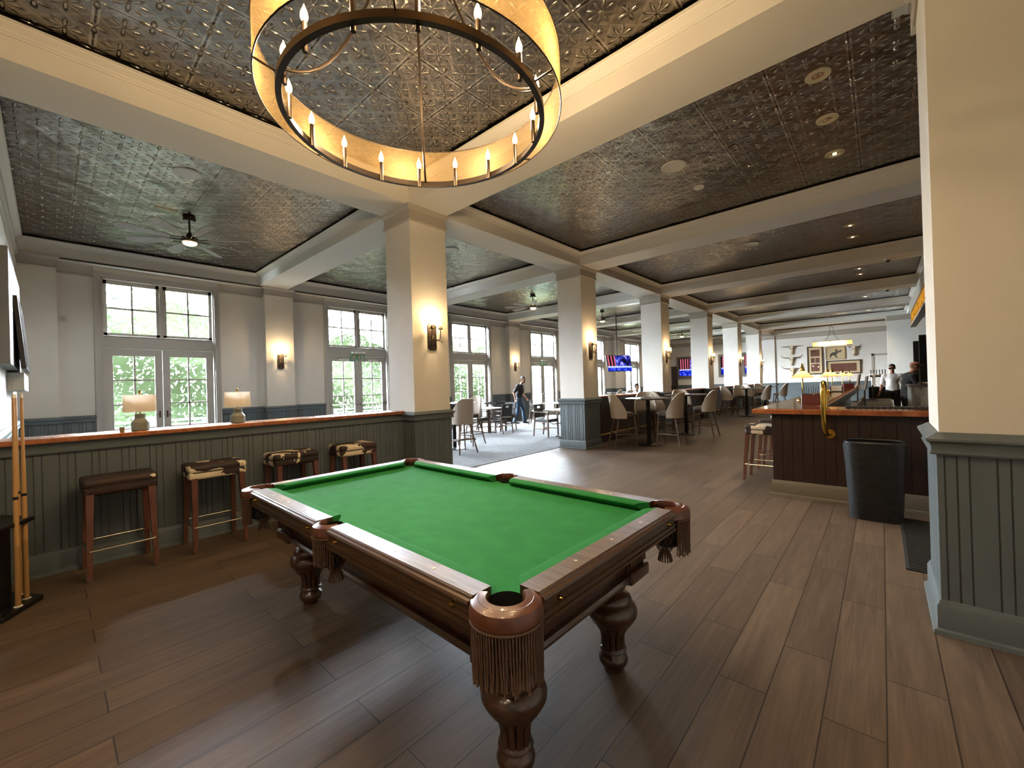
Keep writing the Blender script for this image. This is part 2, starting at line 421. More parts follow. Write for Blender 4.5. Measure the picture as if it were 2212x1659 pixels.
# amber backlit panel
k = NT('amber_backlit_panel'); f = k.noise(k.mapping(k.obj(), (1, 3, 6)), 3.0, 5, .7, 1.0).outputs[0]
e = k.n('Emission', None, Color=k.ramp(f, [(.4, lin('#5a3208')), (.55, lin('#d08f2a')), (.75, lin('#ffd878'))]), Strength=1.1); k.surf(e.outputs[0]); M['amber'] = k.m
# hardwood dark for end-wall art
k = NT('red_print'); f = k.n('TexWave', dict(bands_direction='X'), Vector=k.obj(), Scale=9.0, Distortion=6.0, Detail=4.0).outputs['Fac']
k.p(Base__Color=k.ramp(f, [(.3, lin('#3d1712')), (.6, lin('#6e2c22')), (.85, lin('#8a5a48'))]), Roughness=.6); M['redprint'] = k.m
M['mat_board'] = simple('cream_mat_board', '#d8c39a', .7)
M['pictureglass'] = glass_mat('picture_glass')
# tv screens
def screen(name, seed, horiz):
    k = NT(name); v = k.obj(); s = k.n('SeparateXYZ', None, Vector=v)
    a = s.outputs[horiz]; z = s.outputs[2]
    n1 = k.noise(k.mapping(v, (1, 1, 1), (seed, seed, 0)), 5.0, 4, .6, .6).outputs[0]
    top = k.ramp(n1, [(.40, lin('#090a18')), (.52, lin('#2a2c8a')), (.60, lin('#4c5ad8')), (.68, lin('#c9b8d0'))])
    curtain = k.ramp(k.n('TexWave', dict(bands_direction='DIAGONAL'), Vector=k.mapping(v, (1, 1, 0)), Scale=4.0, Distortion=1.0).outputs['Fac'], [(.4, lin('#1a0c10')), (.8, lin('#b0566a'))])
    top = k.mix(k.math('LESS_THAN', a, -.18), top, curtain)
    low = k.mix(k.math('GREATER_THAN', z, -.20), k.ramp(k.noise(v, 6.0, 2).outputs[0], [(.42, lin('#0c1690')), (.6, lin('#3a52f0'))]), lin('#a9b6f5'))
    c = k.mix(k.math('LESS_THAN', z, -.13), top, low)
    e = k.n('Emission', None, Color=c, Strength=1.3); k.surf(e.outputs[0]); return k.m
M['tv1'] = screen('news_screen_picture', 1.3, 0); M['tv2'] = screen('news_screen_picture_two', 4.1, 0)
M['offscreen'] = simple('dark_screen', '#3a3d42', .12)
# ------------------------------------------------------------------ the room
S = 4.3563; W = .62; HB = 3.985
row = lambda j: (j-1)*S
XW = -6.35; XP = -6.16; XR = 5.05; XE = 6.5; YB = -8.71; YE = 26.12

fl = MB(); fl.box(XW-.2, YB-.2, -.12, XE+.2, YE+.2, 0); struct('floor', fl, M['floor'])
cp = MB(); cp.box(XW, -3.73, 0, -.62, YE, .008); struct('floor_carpet', cp, M['carpet'])

# rail / base / cap profiles (out, z)
RAIL = [(.012, .985), (.036, .985), (.040, .995), (.034, 1.0), (.034, 1.03), (.040, 1.048), (.055, 1.060), (.055, 1.072), (.022, 1.094), (.012, 1.104), (0, 1.105)]
BASE = [(.048, 0), (.045, .022), (.030, .030), (.030, .150), (.022, .165), (.018, .180), (.012, .184)]
CAP = [(0, 3.765), (.014, 3.768), (.026, 3.780), (.026, 3.792), (.012, 3.800), (.012, 3.925), (.020, 3.935), (.046, 3.962), (.050, 3.985)]
CROWN = [(0, 4.165), (.014, 4.165), (.018, 4.178), (.030, 4.184), (.034, 4.196), (.062, 4.214), (.082, 4.226), (.086, 4.234), (.100, 4.236), (.100, 4.248), (.0, 4.248)]

def make_column(x0, y0, w=W, d=.627):
    root = thing('column', None, None, (x0, y0, 0), kind='structure')
    P = [(0, 0), (w, 0), (w, d), (0, d)]
    m = MB(); m.box(0, 0, 0, w, d, HB); m.build('shaft', M['plaster'], root)
    m = MB(); m.sweep(P, CAP); m.build('capital', M['trim'], root, smooth=.5)
    o = .012; Q = [(-o, -o), (w+o, -o), (w+o, d+o), (-o, d+o)]
    m = MB()
    for i in range(4): m.bead(Q[i], Q[(i+1) % 4], .17, 1.0)
    m.build('wainscot', M['slate'], root)
    m = MB(); m.sweep(P, RAIL); m.build('chair_rail', M['slate'], root, smooth=.5)
    m = MB(); m.sweep(P, BASE); m.build('baseboard', M['slate'], root, smooth=.5)
    return root
col0 = make_column(-W, row(1))
for j in (0, 2, 3, 4, 5, 6): dup(col0, (-W, row(j), 0))
dup(col0, (XR, -.09, 0)); dup(col0, (XR, row(0), 0))
# far pilaster of the row against the end wall
dup(col0, (-W, row(7)-.1, 0))

# soffit beams
m = MB(); m.box(-W, YB, HB, 0, YE, 4.6); struct('beam', m, M['ceilpaint'])
m = MB(); m.box(XR, YB, HB, XE, 1.03, 4.6); struct('beam', m, M['ceilpaint'])
XB = 5.70
m = MB(); m.box(XB, 1.03, HB, XE, YE, 4.6); struct('beam', m, M['ceilpaint'])
m = MB(); m.box(XW-.3, -3.73, HB, XP, YE, 4.6); struct('beam', m, M['ceilpaint'])
for j in range(-1, 8):
    y0 = row(j); y1 = y0+.627
    if j == 7: y0, y1 = YE-.25, YE+.2
    if j == -1: y0 = YB-.1
    if j >= 0:
        m = MB(); m.box(XP, y0, HB, -W, y1, 4.6); struct('beam', m, M['ceilpaint'])
    m = MB(); m.box(0, y0, HB, XB if j > 1 else XR, y1, 4.6); struct('beam', m, M['ceilpaint'])
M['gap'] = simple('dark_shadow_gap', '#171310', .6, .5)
def tray(x0, x1, y0, y1, P=None):
    t = MB(); hx, hy = (x1-x0)/2, (y1-y0)/2
    t.face([(-hx, -hy, 0), (-hx, hy, 0), (hx, hy, 0), (hx, -hy, 0)])
    struct('ceiling', t, M['tin'], recalc=False, loc=((x0+x1)/2, (y0+y1)/2, 4.275))
    c = MB(); P = P or [(x0, y0), (x0, y1), (x1, y1), (x1, y0)]
    c.sweep(P, CROWN); cr = struct('trim_crown', c, M['ceilpaint'], smooth=.5)
    g = MB(); g.sweep(P, [(.05, 4.249), (.052, 4.30), (.0, 4.30)]); g.build('gap_shade_strip', M['gap'], cr)  # dark strip paints in the shade of the gap above the crown
for j in range(0, 7):
    y1 = row(j+1) if j < 6 else YE-.25
    tray(XP, -W, row(j)+.627, y1)
for j in range(-1, 7):
    y1 = row(j+1) if j < 6 else YE-.25
    if j == 1: tray(0, XB, .627, y1, [(0, .627), (0, y1), (XB, y1), (XB, 1.03), (XR, 1.03), (XR, .627)])
    else: tray(0, XB if j > 0 else XR, row(j)+.627, y1)
# tray 6 is cut by the end beam, so rows above cover the whole room
rf = MB(); rf.box(XW-.4, YB-.3, 4.6, XE+.3, YE+.3, 4.7); struct('ceiling_slab', rf, M['ceilpaint'])

# window wall with six openings
YC = [-1.77+S*k for k in range(6)]
us = [-3.73]
for y in YC: us += [y-.9, y+.9]
us.append(YE+.2)
w = MB()
w.grid_wall(us, [0, 3.76, 4.6], lambda a, z: (XW, a, z), lambda a, z: z < 3.76 and any(abs(a-y) < .9 for y in YC))
struct('wall_window_side', w, M['plaster'], recalc=False)
def wall_dado(name, segs, rail=True):
    """segs: list of (p0, p1) with the room on the right of travel"""
    b = MB()
    for p0, p1 in segs:
        d = (Vector(p1)-Vector(p0)).normalized(); n = Vector((d.y, -d.x))*.012
        b.bead(Vector(p0)+n, Vector(p1)+n, .17, 1.0)
        b.sweep([p0, p1], RAIL, closed=False); b.sweep([p0, p1], BASE, closed=False)
    return struct(name, b, M['slate'], smooth=.5)
CORN = [(0, 3.73), (.018, 3.735), (.030, 3.748), (.030, 3.758), (.012, 3.766), (.012, 3.90), (.02, 3.92), (.045, 3.945), (.05, HB)]
pil = []
for j in range(0, 8):
    y0 = row(j)+.115
    pil.append((max(y0, -3.73), y0+.63))
segs = []; cs = []
for k in range(len(pil)-1):
    a, b = pil[k][1], pil[k+1][0]
    if b-a < .2: continue
    if k < 6:
        segs += [((XW, a), (XW, YC[k]-1.0)), ((XW, YC[k]+1.0), (XW, b))]
        cs += [((XW, a), (XW, YC[k]-1.0)), ((XW, YC[k]+1.0), (XW, b))]
    else:
        segs.append(((XW, a), (XW, b))); cs.append(((XW, a), (XW, b)))
wall_dado('baseboard_window_side', segs)
c = MB()
for p in cs: c.sweep(list(p), CORN, closed=False)
struct('trim_cornice', c, M['trim'], smooth=.5)
c = MB()
for k in range(len(pil)-1): c.box(XW, pil[k][1], 3.938, XP+.025, pil[k+1][0], 3.952)
struct('trim_slot_diffuser', c, M['white'])
c = MB()
for k in range(len(pil)-1): c.box(XP-.06, pil[k][1]+.05, 3.953, XP+.006, pil[k+1][0]-.05, 3.975)
struct('trim_slot_gap', c, M['gap'])
# pilasters on the window wall
pp = thing('pilaster', None, None, (XP, row(1)+.115, 0), kind='structure')
m = MB(); m.box(-.3, 0, 0, 0, .63, HB); m.build('shaft', M['plaster'], pp)
path = [(-.19, 0), (0, 0), (0, .63), (-.19, .63)]
m = MB(); m.sweep(path, CAP, closed=False); m.build('capital', M['trim'], pp, smooth=.5)
m = MB(); m.bead((-.19, -.012), (.012, -.012), .17, 1.0); m.bead((.012, -.012), (.012, .642), .17, 1.0); m.bead((.012, .642), (-.19, .642), .17, 1.0)
m.sweep(path, RAIL, closed=False); m.sweep(path, BASE, closed=False); m.build('wainscot', M['slate'], pp, smooth=.5)
for j in (2, 3, 4, 5, 6): dup(pp, (XP, row(j)+.115, 0))
dup(pp, (XP, -3.73-.15, 0))

# french doors with transom windows
def make_door(k):
    root = thing('door_%d' % (k+1), None, None, (XW, YC[k], 0), kind='structure')
    c = MB()   # stepped casing
    for a, b, t in ((.9, 1.0, .028), (.975, 1.005, .042), (.9, .915, .036)):
        for s_ in (-1, 1):
            ya, yb = sorted((s_*a, s_*b)); c.box(0, ya, 0, t, yb, 3.76+a-.9)
        c.box(0, -b, 3.76+a-.9, t, b, 3.76+b-.9)
    c.build('casing', M['sash'], root)
    f = MB()   # jambs and head, sill of the transom, bar over the doors
    f.box(-.20, -.90, 0, .01, -.875, 3.76); f.box(-.20, .875, 0, .01, .90, 3.76); f.box(-.20, -.90, 3.735, .01, .90, 3.76)
    f.box(-.17, -.875, 2.41, -.055, .875, 2.62, .004); f.box(-.17, -.875, 2.62, -.03, .875, 2.645, .004); f.box(-.17, -.875, 2.395, -.045, .875, 2.415, .004)
    f.box(-.15, -.03, 2.645, -.07, .03, 3.735, .004)
    f.build('frame', M['sash'], root)
    for s_ in (-1, 1):
        y0, y1 = sorted((s_*.03, s_*.875)); z0, z1 = 2.645, 3.735; q = .055
        m = MB()
        m.box(-.135, y0, z0, -.085, y0+q, z1); m.box(-.135, y1-q, z0, -.085, y1, z1); m.box(-.135, y0, z0, -.085, y1, z0+q); m.box(-.135, y0, z1-q-.02, -.085, y1, z1)
        m.box(-.125, (y0+y1)/2-.016, z0, -.095, (y0+y1)/2+.016, z1); m.box(-.125, y0, (z0+z1)/2-.016, -.095, y1, (z0+z1)/2+.016)
        t = m.build('transom_sash', M['sash'], root)
        g = MB(); g.box(-.113, y0+q, z0+q, -.107, y1-q, z1-q-.02); g.build('pane', M['pane'], t)
    for s_ in (-1, 1):
        y0, y1 = sorted((s_*.004, s_*.872)); q = .12; zt, zb = 2.25, .30
        m = MB()
        m.box(-.14, y0, .02, -.09, y0+q, 2.39, .003); m.box(-.14, y1-q, .02, -.09, y1, 2.39, .003); m.box(-.14, y0+q, zt, -.09, y1-q, 2.39, .003); m.box(-.14, y0+q, .02, -.09, y1-q, zb, .003)
        m.box(-.13, (y0+y1)/2-.015, zb, -.10, (y0+y1)/2+.015, zt)
        for r in range(1, 4): m.box(-.13, y0+q, zb+(zt-zb)*r/4-.015, -.10, y1-q, zb+(zt-zb)*r/4+.015)
        t = m.build('door_leaf', M['sash'], root)
        g = MB(); g.box(-.118, y0+q, zb, -.112, y1-q, zt); g.build('pane', M['pane'], t)
        if k in (1, 3):
            m = MB(); m.tube([(-.045, y0+.05, 1.03), (-.045, y1-.05, 1.03)], .016, 10); m.box(-.09, y0+.03, 1.0, -.03, y0+.07, 1.06); m.box(-.09, y1-.07, 1.0, -.03, y1-.03, 1.06)
            m.build('push_bar', M['chrome'], t)
            m = MB(); m.box(-.09, y0+.30, 2.27, -.03, y0+.58, 2.33, .006); m.box(-.05, y0+.2, 2.36, -.035, y0+.5, 2.375)
            m.build('door_closer', M['white'], t)
        else:
            m = MB(); yy = s_*.06; m.box(-.09, yy-.012, .98, -.08, yy+.012, 1.12); m.tube([(-.085, yy, 1.05), (-.05, yy, 1.05), (-.05, yy+s_*.07, 1.05)], .007, 8); m.build('handle', M['bronze'], t)
    return root
for k in range(6): make_door(k)

# other walls
m = MB(); m.grid_wall([XW, -W], [0, 4.6], lambda a, z: (a, -3.73, z), lambda a, z: False); struct('wall_left', m, M['plaster'], recalc=False)
wall_dado('baseboard_left', [((-W, -3.73), (XP, -3.73))])
c = MB(); c.sweep([(-W, -3.73), (XP, -3.73)], CORN, closed=False); struct('trim_left', c, M['trim'], smooth=.5)
m = MB(); m.box(-.45, YB, 0, -.3, row(0), HB); struct('wall_side_room', m, M['plaster'])
m = MB(); m.box(-.45, YB-.2, 0, XE+.2, YB, 4.6); struct('wall_back', m, M['plaster'])
m = MB(); m.box(XE, YB, 0, XE+.15, YE, 4.0); struct('wall_right', m, M['plaster'])
m = MB(); m.box(XW, YE, 0, XE, YE+.15, 4.6); struct('wall_end', m, M['plaster'])
wall_dado('baseboard_end', [((XW, YE), (-W, YE)), ((0, YE), (4.42, YE))])
c = MB(); c.sweep([(XW, YE), (XE, YE)], CORN, closed=False); struct('trim_end', c, M['trim'], smooth=.5)
m = MB(); m.box(5.03, 21.2, 0, XE, 21.8, HB); struct('wall_bar_return', m, M['plaster'])
c = MB(); c.sweep([(5.03, 21.8), (5.03, 21.2), (XE, 21.2)], [(a, z) for a, z in CAP], closed=False); struct('trim_return', c, M['trim'], smooth=.5)

# half wall along the pool room, beadboard on the pool side
h = MB(); h.box(-.55, row(0)+.627, 0, -.302, 0, 1.074)
h.bead((-.29, row(0)+.627), (-.29, 0), .17, 1.0)
prof = [(o-.012, z) for o, z in RAIL if z < 1.05]
prof = [(0, .985)]+prof[1:]+[(.03, 1.074), (0, 1.074)]
h.sweep([(-.29, row(0)+.627), (-.29, 0)], prof, closed=False)
h.sweep([(-.29, row(0)+.627), (-.29, 0)], [(max(0, o-.012), z) for o, z in BASE], closed=False)
struct('wall_half_height', h, M['slate'], smooth=.5)
def ledge(x0, x1, y0, y1, label):
    t = thing('bar_ledge', label, 'counter', ((x0+x1)/2, (y0+y1)/2, 1.075), group=None)
    hx, hy = (x1-x0)/2, (y1-y0)/2
    m = MB(); m.box(-hx, -hy, .036, hx, hy, .040, .0015); m.build('copper_top', M['copper'], t)
    m = MB(); m.box(-hx, -hy, 0, hx, hy, .036, .003); m.build('copper_edge', M['copperedge'], t)
    return t
ledge(-.63, -.22, row(0)+.65, .0-.02, 'long copper-topped bar ledge on the beadboard half wall behind the cowhide stools')
# dark half walls between the far columns
k_ = 0
for j, lab in ((2, 'copper ledge behind the nearest white bar chairs'), (3, 'copper ledge past the third pillar, out of which no stools stand'),
               (4, 'copper ledge on the dark half wall past the fourth pillar'), (5, 'copper ledge on the dark half wall before the last pillar')):
    y0, y1 = row(j)+.627, row(j+1)
    h = MB(); h.box(-.48, y0, 0, -.2, y1, 1.074); struct('wall_half_dark', h, M['barwood'])
    ledge(-.58, -.12, y0+.01, y1-.01, lab.replace(', out of which no stools stand', ' beside the walkway'))
    r = MB(); r.tube([(-.06, y0+.05, .22), (-.06, y1-.05, .22)], .02, 10)
    for q in (.3, .5, .7): r.tube([(-.2, y0+(y1-y0)*q, .22), (-.06, y0+(y1-y0)*q, .22)], .012, 8)
    tag(r.build('foot_rail', M['brass'], None, True), 'brass foot rail below the '+lab.split(',')[0], 'rail')
# ------------------------------------------------------------------ pool table
pt = thing('pool_table', 'antique wooden pool table with green cloth, leather pockets and turned legs', 'pool table', (2.838, -1.848, 0), -.014)
HX, HY, ZT = 1.222, .680, .80        # half outer size, rail top
SL = .758                           # cloth bed level
CH, SH = .165, .075                  # rail pieces stop short of corner / side pocket centres
# bed
b = MB(); pl = []
def arc(cx, cy, r, a0, a1, n=12): return [(cx+r*math.cos(a0+(a1-a0)*i/n), cy+r*math.sin(a0+(a1-a0)*i/n)) for i in range(n+1)]
bx, by = HX-.09, HY-.09; pc = HX-.083; pd = HY-.083; ps = HY-.060
pl += arc(-pc, -pd, .062, PI/2, 0)+[(-.055, -by)]+arc(0, -ps, .055, PI*.82, PI*.18)+[(.055, -by)]
pl += arc(pc, -pd, .062, PI, PI/2)+arc(pc, pd, .062, -PI/2, -PI)+[(.055, by)]+arc(0, ps, .055, -PI*.18, -PI*.82)+[(-.055, by)]+arc(-pc, pd, .062, 0, -PI/2)
b.prism(pl, SL-.045, SL)
bed = b.build('cloth_bed', M['felt'], pt)
# rail cross-section (d = distance in from the outer edge, z)
RP = [(.135, ZT-.075), (.012, ZT-.095), (.004, ZT-.092), (.004, ZT-.082), (.010, ZT-.080), (.010, ZT-.070), (.003, ZT-.067), (.003, ZT-.060), (.012, ZT-.056), (.012, ZT-.030), (.004, ZT-.026), (0, ZT-.018), (.004, ZT-.010), (.014, ZT-.008), (.018, ZT-.002), (.024, ZT), (.100, ZT), (.100, ZT-.06)]
CP = [(.100, ZT-.004), (.100, ZT+.001), (.138, ZT-.001), (.152, ZT-.006), (.155, ZT-.012), (.150, ZT-.020), (.135, ZT-.034), (.125, SL), (.100, SL)]
def strip(mb, prof, a, bq, mapf, ca=0., cb=0.):
    # extrude a profile along t in [a,bq]; ends mitred by c*(d)
    A = [mb.bm.verts.new(mapf(a+ca*d, d, z)) for d, z in prof]; B = [mb.bm.verts.new(mapf(bq-cb*d, d, z)) for d, z in prof]
    n = len(prof)
    for i in range(n): mb.bm.faces.new((A[i], B[i], B[(i+1) % n], A[(i+1) % n]))
    mb.bm.faces.new(list(reversed(A))); mb.bm.faces.new(B)
maps = []
for sgn in (-1, 1):
    maps.append((lambda t, d, z, s=sgn: (t, s*(HY-d), z), -HX+CH, -SH)); maps.append((lambda t, d, z, s=sgn: (t, s*(HY-d), z), SH, HX-CH))
for sgn in (-1, 1):
    maps.append((lambda t, d, z, s=sgn: (s*(HX-d), t, z), -HY+CH, HY-CH))
for i, (f, a, bq) in enumerate(maps):
    m = MB(); strip(m, RP, a, bq, f); r = m.build('rail', M['mahoglight'], pt, smooth=.35)
    m = MB(); strip(m, [(.024, ZT-.001), (.024, ZT+.0012), (.0995, ZT+.0012), (.0995, ZT-.001)], a, bq, f); m.build('rail_top', M['rail'], r)
    m = MB()
    e1 = .55 if abs(a) > .2 else .25; e2 = .55 if abs(bq) > .2 else .25
    strip(m, [(d, z) for d, z in CP], a-.1*e1*0+.0, bq, lambda t, d, z, f=f, a=a, bq=bq, e1=e1, e2=e2: f(t+(max(0, d-.1)*e1*1.9 if abs(t-a) < 1e-6 else -max(0, d-.1)*e2*1.9), d, z))
    m.build('cushion', M['felt'], r, smooth=.5)
    for k in range(1, 4):
        q = MB(); t = a+(bq-a)*k/4; p = Vector(f(t, .062, ZT+.0012)); q.cyl(p-Vector((0, 0, .001)), p+Vector((0, 0, .0012)), .0065, n=14)
        q.build('sight_dot', M['pearl'], r)
    for k in (.08, .92):
        q = MB(); t = a+(bq-a)*k; p = Vector(f(t, .012, ZT-.043)); o_ = Vector(f(t, -.004, ZT-.043)); q.cyl(p, o_, .009, .004, 12)
        q.build('rail_bolt', M['brass'], r, smooth=True)
# cabinet
c = MB()
cx, cy = HX-.185, HY-.185
c.box(-cx, -cy, .48, cx, cy, .715, .004)
P = [(-cx, -cy), (cx, -cy), (cx, cy), (-cx, cy)]
c.sweep(P, [(0, .505), (.018, .50), (.028, .488), (.024, .474), (.010, .466), (.004, .458), (-.03, .458)])
c.sweep(P, [(0, .690), (.05, .700), (.06, .715), (0, .72)])
c.build('cabinet', M['mahog'], pt, smooth=.4)
for sx in (-1, 1):
    for sy in (-1, 1):
        q = MB()   # fluted corner pilasters with a scroll foot
        for ax in (0, 1):
            lo, hi = (cx-.15, cx+.022) if ax == 0 else (cy-.15, cy+.022)
            for i in range(9):
                t = lo+(hi-lo)*(i+.5)/9; w_ = (hi-lo)/9*.36
                if ax == 0: q.box(sx*t-w_, sy*(cy+.0), .53, sx*t+w_, sy*(cy+.022), .70, .003)
                else: q.box(sx*cx, sy*t-w_, .53, sx*(cx+.022), sy*t+w_, .70, .003)
        q.box(*[min(sx*(cx-.16), sx*(cx+.034)), min(sy*(cy-.16), sy*(cy+.034)), .452], *[max(sx*(cx-.16), sx*(cx+.034)), max(sy*(cy-.16), sy*(cy+.034)), .515], .016, seg=3)
        q.box(*[min(sx*(cx-.16), sx*(cx+.012)), min(sy*(cy-.16), sy*(cy+.012)), .50], *[max(sx*(cx-.16), sx*(cx+.012)), max(sy*(cy-.16), sy*(cy+.012)), .70])
        q.build('corner_pilaster', M['mahog'], pt, smooth=.4)
        L = MB()
        prof = [(.048, 0), (.048, .018), (.058, .024), (.069, .040), (.072, .058), (.066, .074), (.056, .084), (.052, .090), (.060, .096), (.066, .104), (.064, .112), (.058, .117),
                (.058, .119), (.058, .150), (.060, .176), (.068, .200), (.082, .220), (.092, .236), (.0925, .238), (.100, .243), (.104, .250), (.104, .254), (.112, .262), (.1225, .282), (.124, .300), (.118, .320), (.104, .336), (.098, .340), (.098, .345), (.100, .352), (.094, .368), (.078, .384), (.062, .392), (.056, .398), (.060, .406), (.070, .412), (.072, .455)]
        L.lathe(prof, n=72, flute=(.118, .237, 12, .010))
        L.build('leg', M['mahog'], pt, smooth=.7, loc=(sx*.94, sy*.365, 0))
# pockets: leather collar, dark well, fringe, net with tassel
def pocket(px, py, ang, side):
    R = .058 if not side else .052; Ro = .112 if not side else .088
    root_loc = (px, py, 0)
    m = MB(); N = 22
    half = math.radians(118 if not side else 92)
    prof = [(R, ZT-.035), (R, ZT-.002), (R+.004, ZT+.004), (Ro-.022, ZT+.001), (Ro-.006, ZT-.006), (Ro, ZT-.020), (Ro+.001, ZT-.045), (Ro-.004, ZT-.052), (Ro-.02, ZT-.050)]
    rings = []
    for i in range(N+1):
        t = -half+2*half*i/N; a = ang+t
        rings.append([m.bm.verts.new((math.cos(a)*r, math.sin(a)*r, z)) for r, z in prof])
    for p, q in zip(rings, rings[1:]):
        for k in range(len(prof)-1): m.bm.faces.new((p[k], q[k], q[k+1], p[k+1]))
    m.bm.faces.new(rings[0]); m.bm.faces.new(list(reversed(rings[-1])))
    # tooled line on the collar
    pk = m.build('pocket', M['leather'], pt, smooth=.6, loc=root_loc)
    s_ = MB(); pts = [(math.cos(ang+t)*(Ro-.028), math.sin(ang+t)*(Ro-.028), ZT+.0012) for t in [(-half+.2)+(2*half-.4)*i/20 for i in range(21)]]
    s_.tube(pts, .0014, 5); s_.build('collar_stitching', M['mahog'], pk)
    wl = MB(); wl.lathe([(R-.004, ZT-.20), (R, ZT-.10), (R+.001, ZT-.012)], n=28, cap=False)
    wl.lathe([(.001, ZT-.20), (R-.004, ZT-.20)], n=28, cap=False); wl.build('pocket_well', M['rubber'], pk)
    f = MB(); rnd = random.Random(int(1000*(px+py*3))); n = 34 if not side else 20
    hs = math.radians(84 if not side else 66)
    f.tube([(math.cos(ang+t)*(Ro-.004), math.sin(ang+t)*(Ro-.004), ZT-.055) for t in [-hs+2*hs*i/24 for i in range(25)]], .0052, 6)
    Lf = .165 if not side else .125
    for lay in (0, 1):
        for i in range(n):
            t = -hs+2*hs*(i+.5*lay)/(n-1); a = ang+t; r0 = Ro-.004-.012*lay; L_ = Lf+rnd.uniform(-.012, .012)
            sway = rnd.uniform(-.06, .06); pts = []
            for k in range(9):
                q = k/8; wob = .0011*math.sin(k*2.1+i)
                pts.append((math.cos(a+sway*q*q)*(r0+wob-.003*q), math.sin(a+sway*q*q)*(r0+wob-.003*q), ZT-.055-L_*q))
            f.tube(pts, [.0027+.0006*math.sin(k*2.6+i) for k in range(8)]+[.0044], 5)
    f.build('fringe', M['fringe'], pk)
    nt = MB(); ic = Vector((-math.cos(ang)*.015, -math.sin(ang)*.015, 0))
    for i in range(14):
        a = 2*PI*i/14
        for d in (-1, 1):
            pts = [(ic.x+math.cos(a+d*1.2*q)*(R+.012)*(1-.55*q*q), ic.y+math.sin(a+d*1.2*q)*(R+.012)*(1-.55*q*q), ZT-.09-.14*q) for q in [k/5 for k in range(6)]]
            nt.tube(pts, .0022, 4)
    for i in range(16):
        a = 2*PI*i/16; r = .026
        nt.tube([(ic.x+math.cos(a)*r*.5, ic.y+math.sin(a)*r*.5, ZT-.225), (ic.x+math.cos(a)*r, ic.y+math.sin(a)*r, ZT-.25), (ic.x+math.cos(a)*r*1.3, ic.y+math.sin(a)*r*1.3, ZT-.285)], .004, 5)
    nt.build('net', M['fringe'], pk)
C_ = .083
for sx, sy in ((-1, -1), (1, -1), (1, 1), (-1, 1)): pocket(sx*(HX-C_), sy*(HY-C_), math.atan2(sy, sx), False)
for sy in (-1, 1): pocket(0, sy*(HY-.060), sy*PI/2, True)

# ------------------------------------------------------------------ cowhide stools
def make_stool():
    root = thing('bar_stool', 'bar stool under the ledge farthest to the left, almost all dark brown hide', 'bar stool', (0, 0, 0), 0, 'cowhide bar stools')
    s = MB(); s.box(-.175, -.225, .655, .175, .225, .735, .03, seg=4); s.box(-.178, -.228, .715, .178, .228, .785, .034, seg=5)
    seat = s.build('seat', M['hide'], root, smooth=.9); seat['hide_amount'] = .64; seat['hide_seed'] = 0.0
    p = MB(); p.tube([(-.175, -.19, .722), (-.175, .19, .722), (-.14, .225, .722), (.14, .225, .722), (.175, .19, .722), (.175, -.19, .722), (.14, -.225, .722), (-.14, -.225, .722)], .005, 6, closed=True); p.build('piping', M['hair'], seat)
    for sx in (-1, 1):
        for sy in (-1, 1):
            l = MB(); n = 4
            l.cyl((sx*.205, sy*.200, 0.012), (sx*.150, sy*.185, .67), .021, .033, 4, start=PI/4)
            leg = l.build('leg', M['stoolwood'], root)
            g = MB(); g.cyl((sx*.205, sy*.200, 0), (sx*.205, sy*.200, .014), .012, n=12); g.build('glide', M['chrome'], leg)
    f = MB(); z = .235
    a, b = .205-.055*z/.67+.018, .2-.015*z/.67+.014
    c = .012
    pts = [(-a, -b+c, z), (-a, b-c, z), (-a+c, b, z), (a-c, b, z), (a, b-c, z), (a, -b+c, z), (a-c, -b, z), (-a+c, -b, z)]
    f.tube(pts, .0075, 8, closed=True); f.build('foot_rail', M['chrome'], root, smooth=True)
    return root
st0 = make_stool()
def place_stool(x, y, rz, amt, seed, label, first=[True]):
    if first[0]: first[0] = False; r = st0; r.location = (x, y, 0); r.rotation_euler.z = rz
    else: r = dup(st0, (x, y, 0), rz)
    r['label'] = label
    for c in r.children:
        if c.name.startswith('seat'): c['hide_amount'] = amt; c['hide_seed'] = seed
place_stool(.005, -2.985, .02, .68, .0, 'cowhide bar stool under the ledge nearest the cue rack, almost all dark brown')
place_stool(-.005, -2.315, 0, .53, 3.3, 'black and cream cowhide stool second from the cue rack, beside the pool table corner')
place_stool(-.01, -1.61, .03, .50, 7.7, 'cream and brown cowhide stool third from the cue rack, behind the pool table')
place_stool(-.015, -.90, -.02, .52, 12.1, 'cowhide stool nearest the first pillar, its legs hidden by the pool table')
place_stool(3.55, 3.33, PI/2*0, .55, 21.0, 'cowhide bar stool at the near corner of the wooden bar, cream-sided seat')
place_stool(3.55, 4.24, 0, .60, 33.5, 'dark cowhide stool at the bar, second from its near corner')
place_stool(3.55, 5.15, 0, .62, 44.5, 'dark cowhide stool at the bar, third from its near corner')

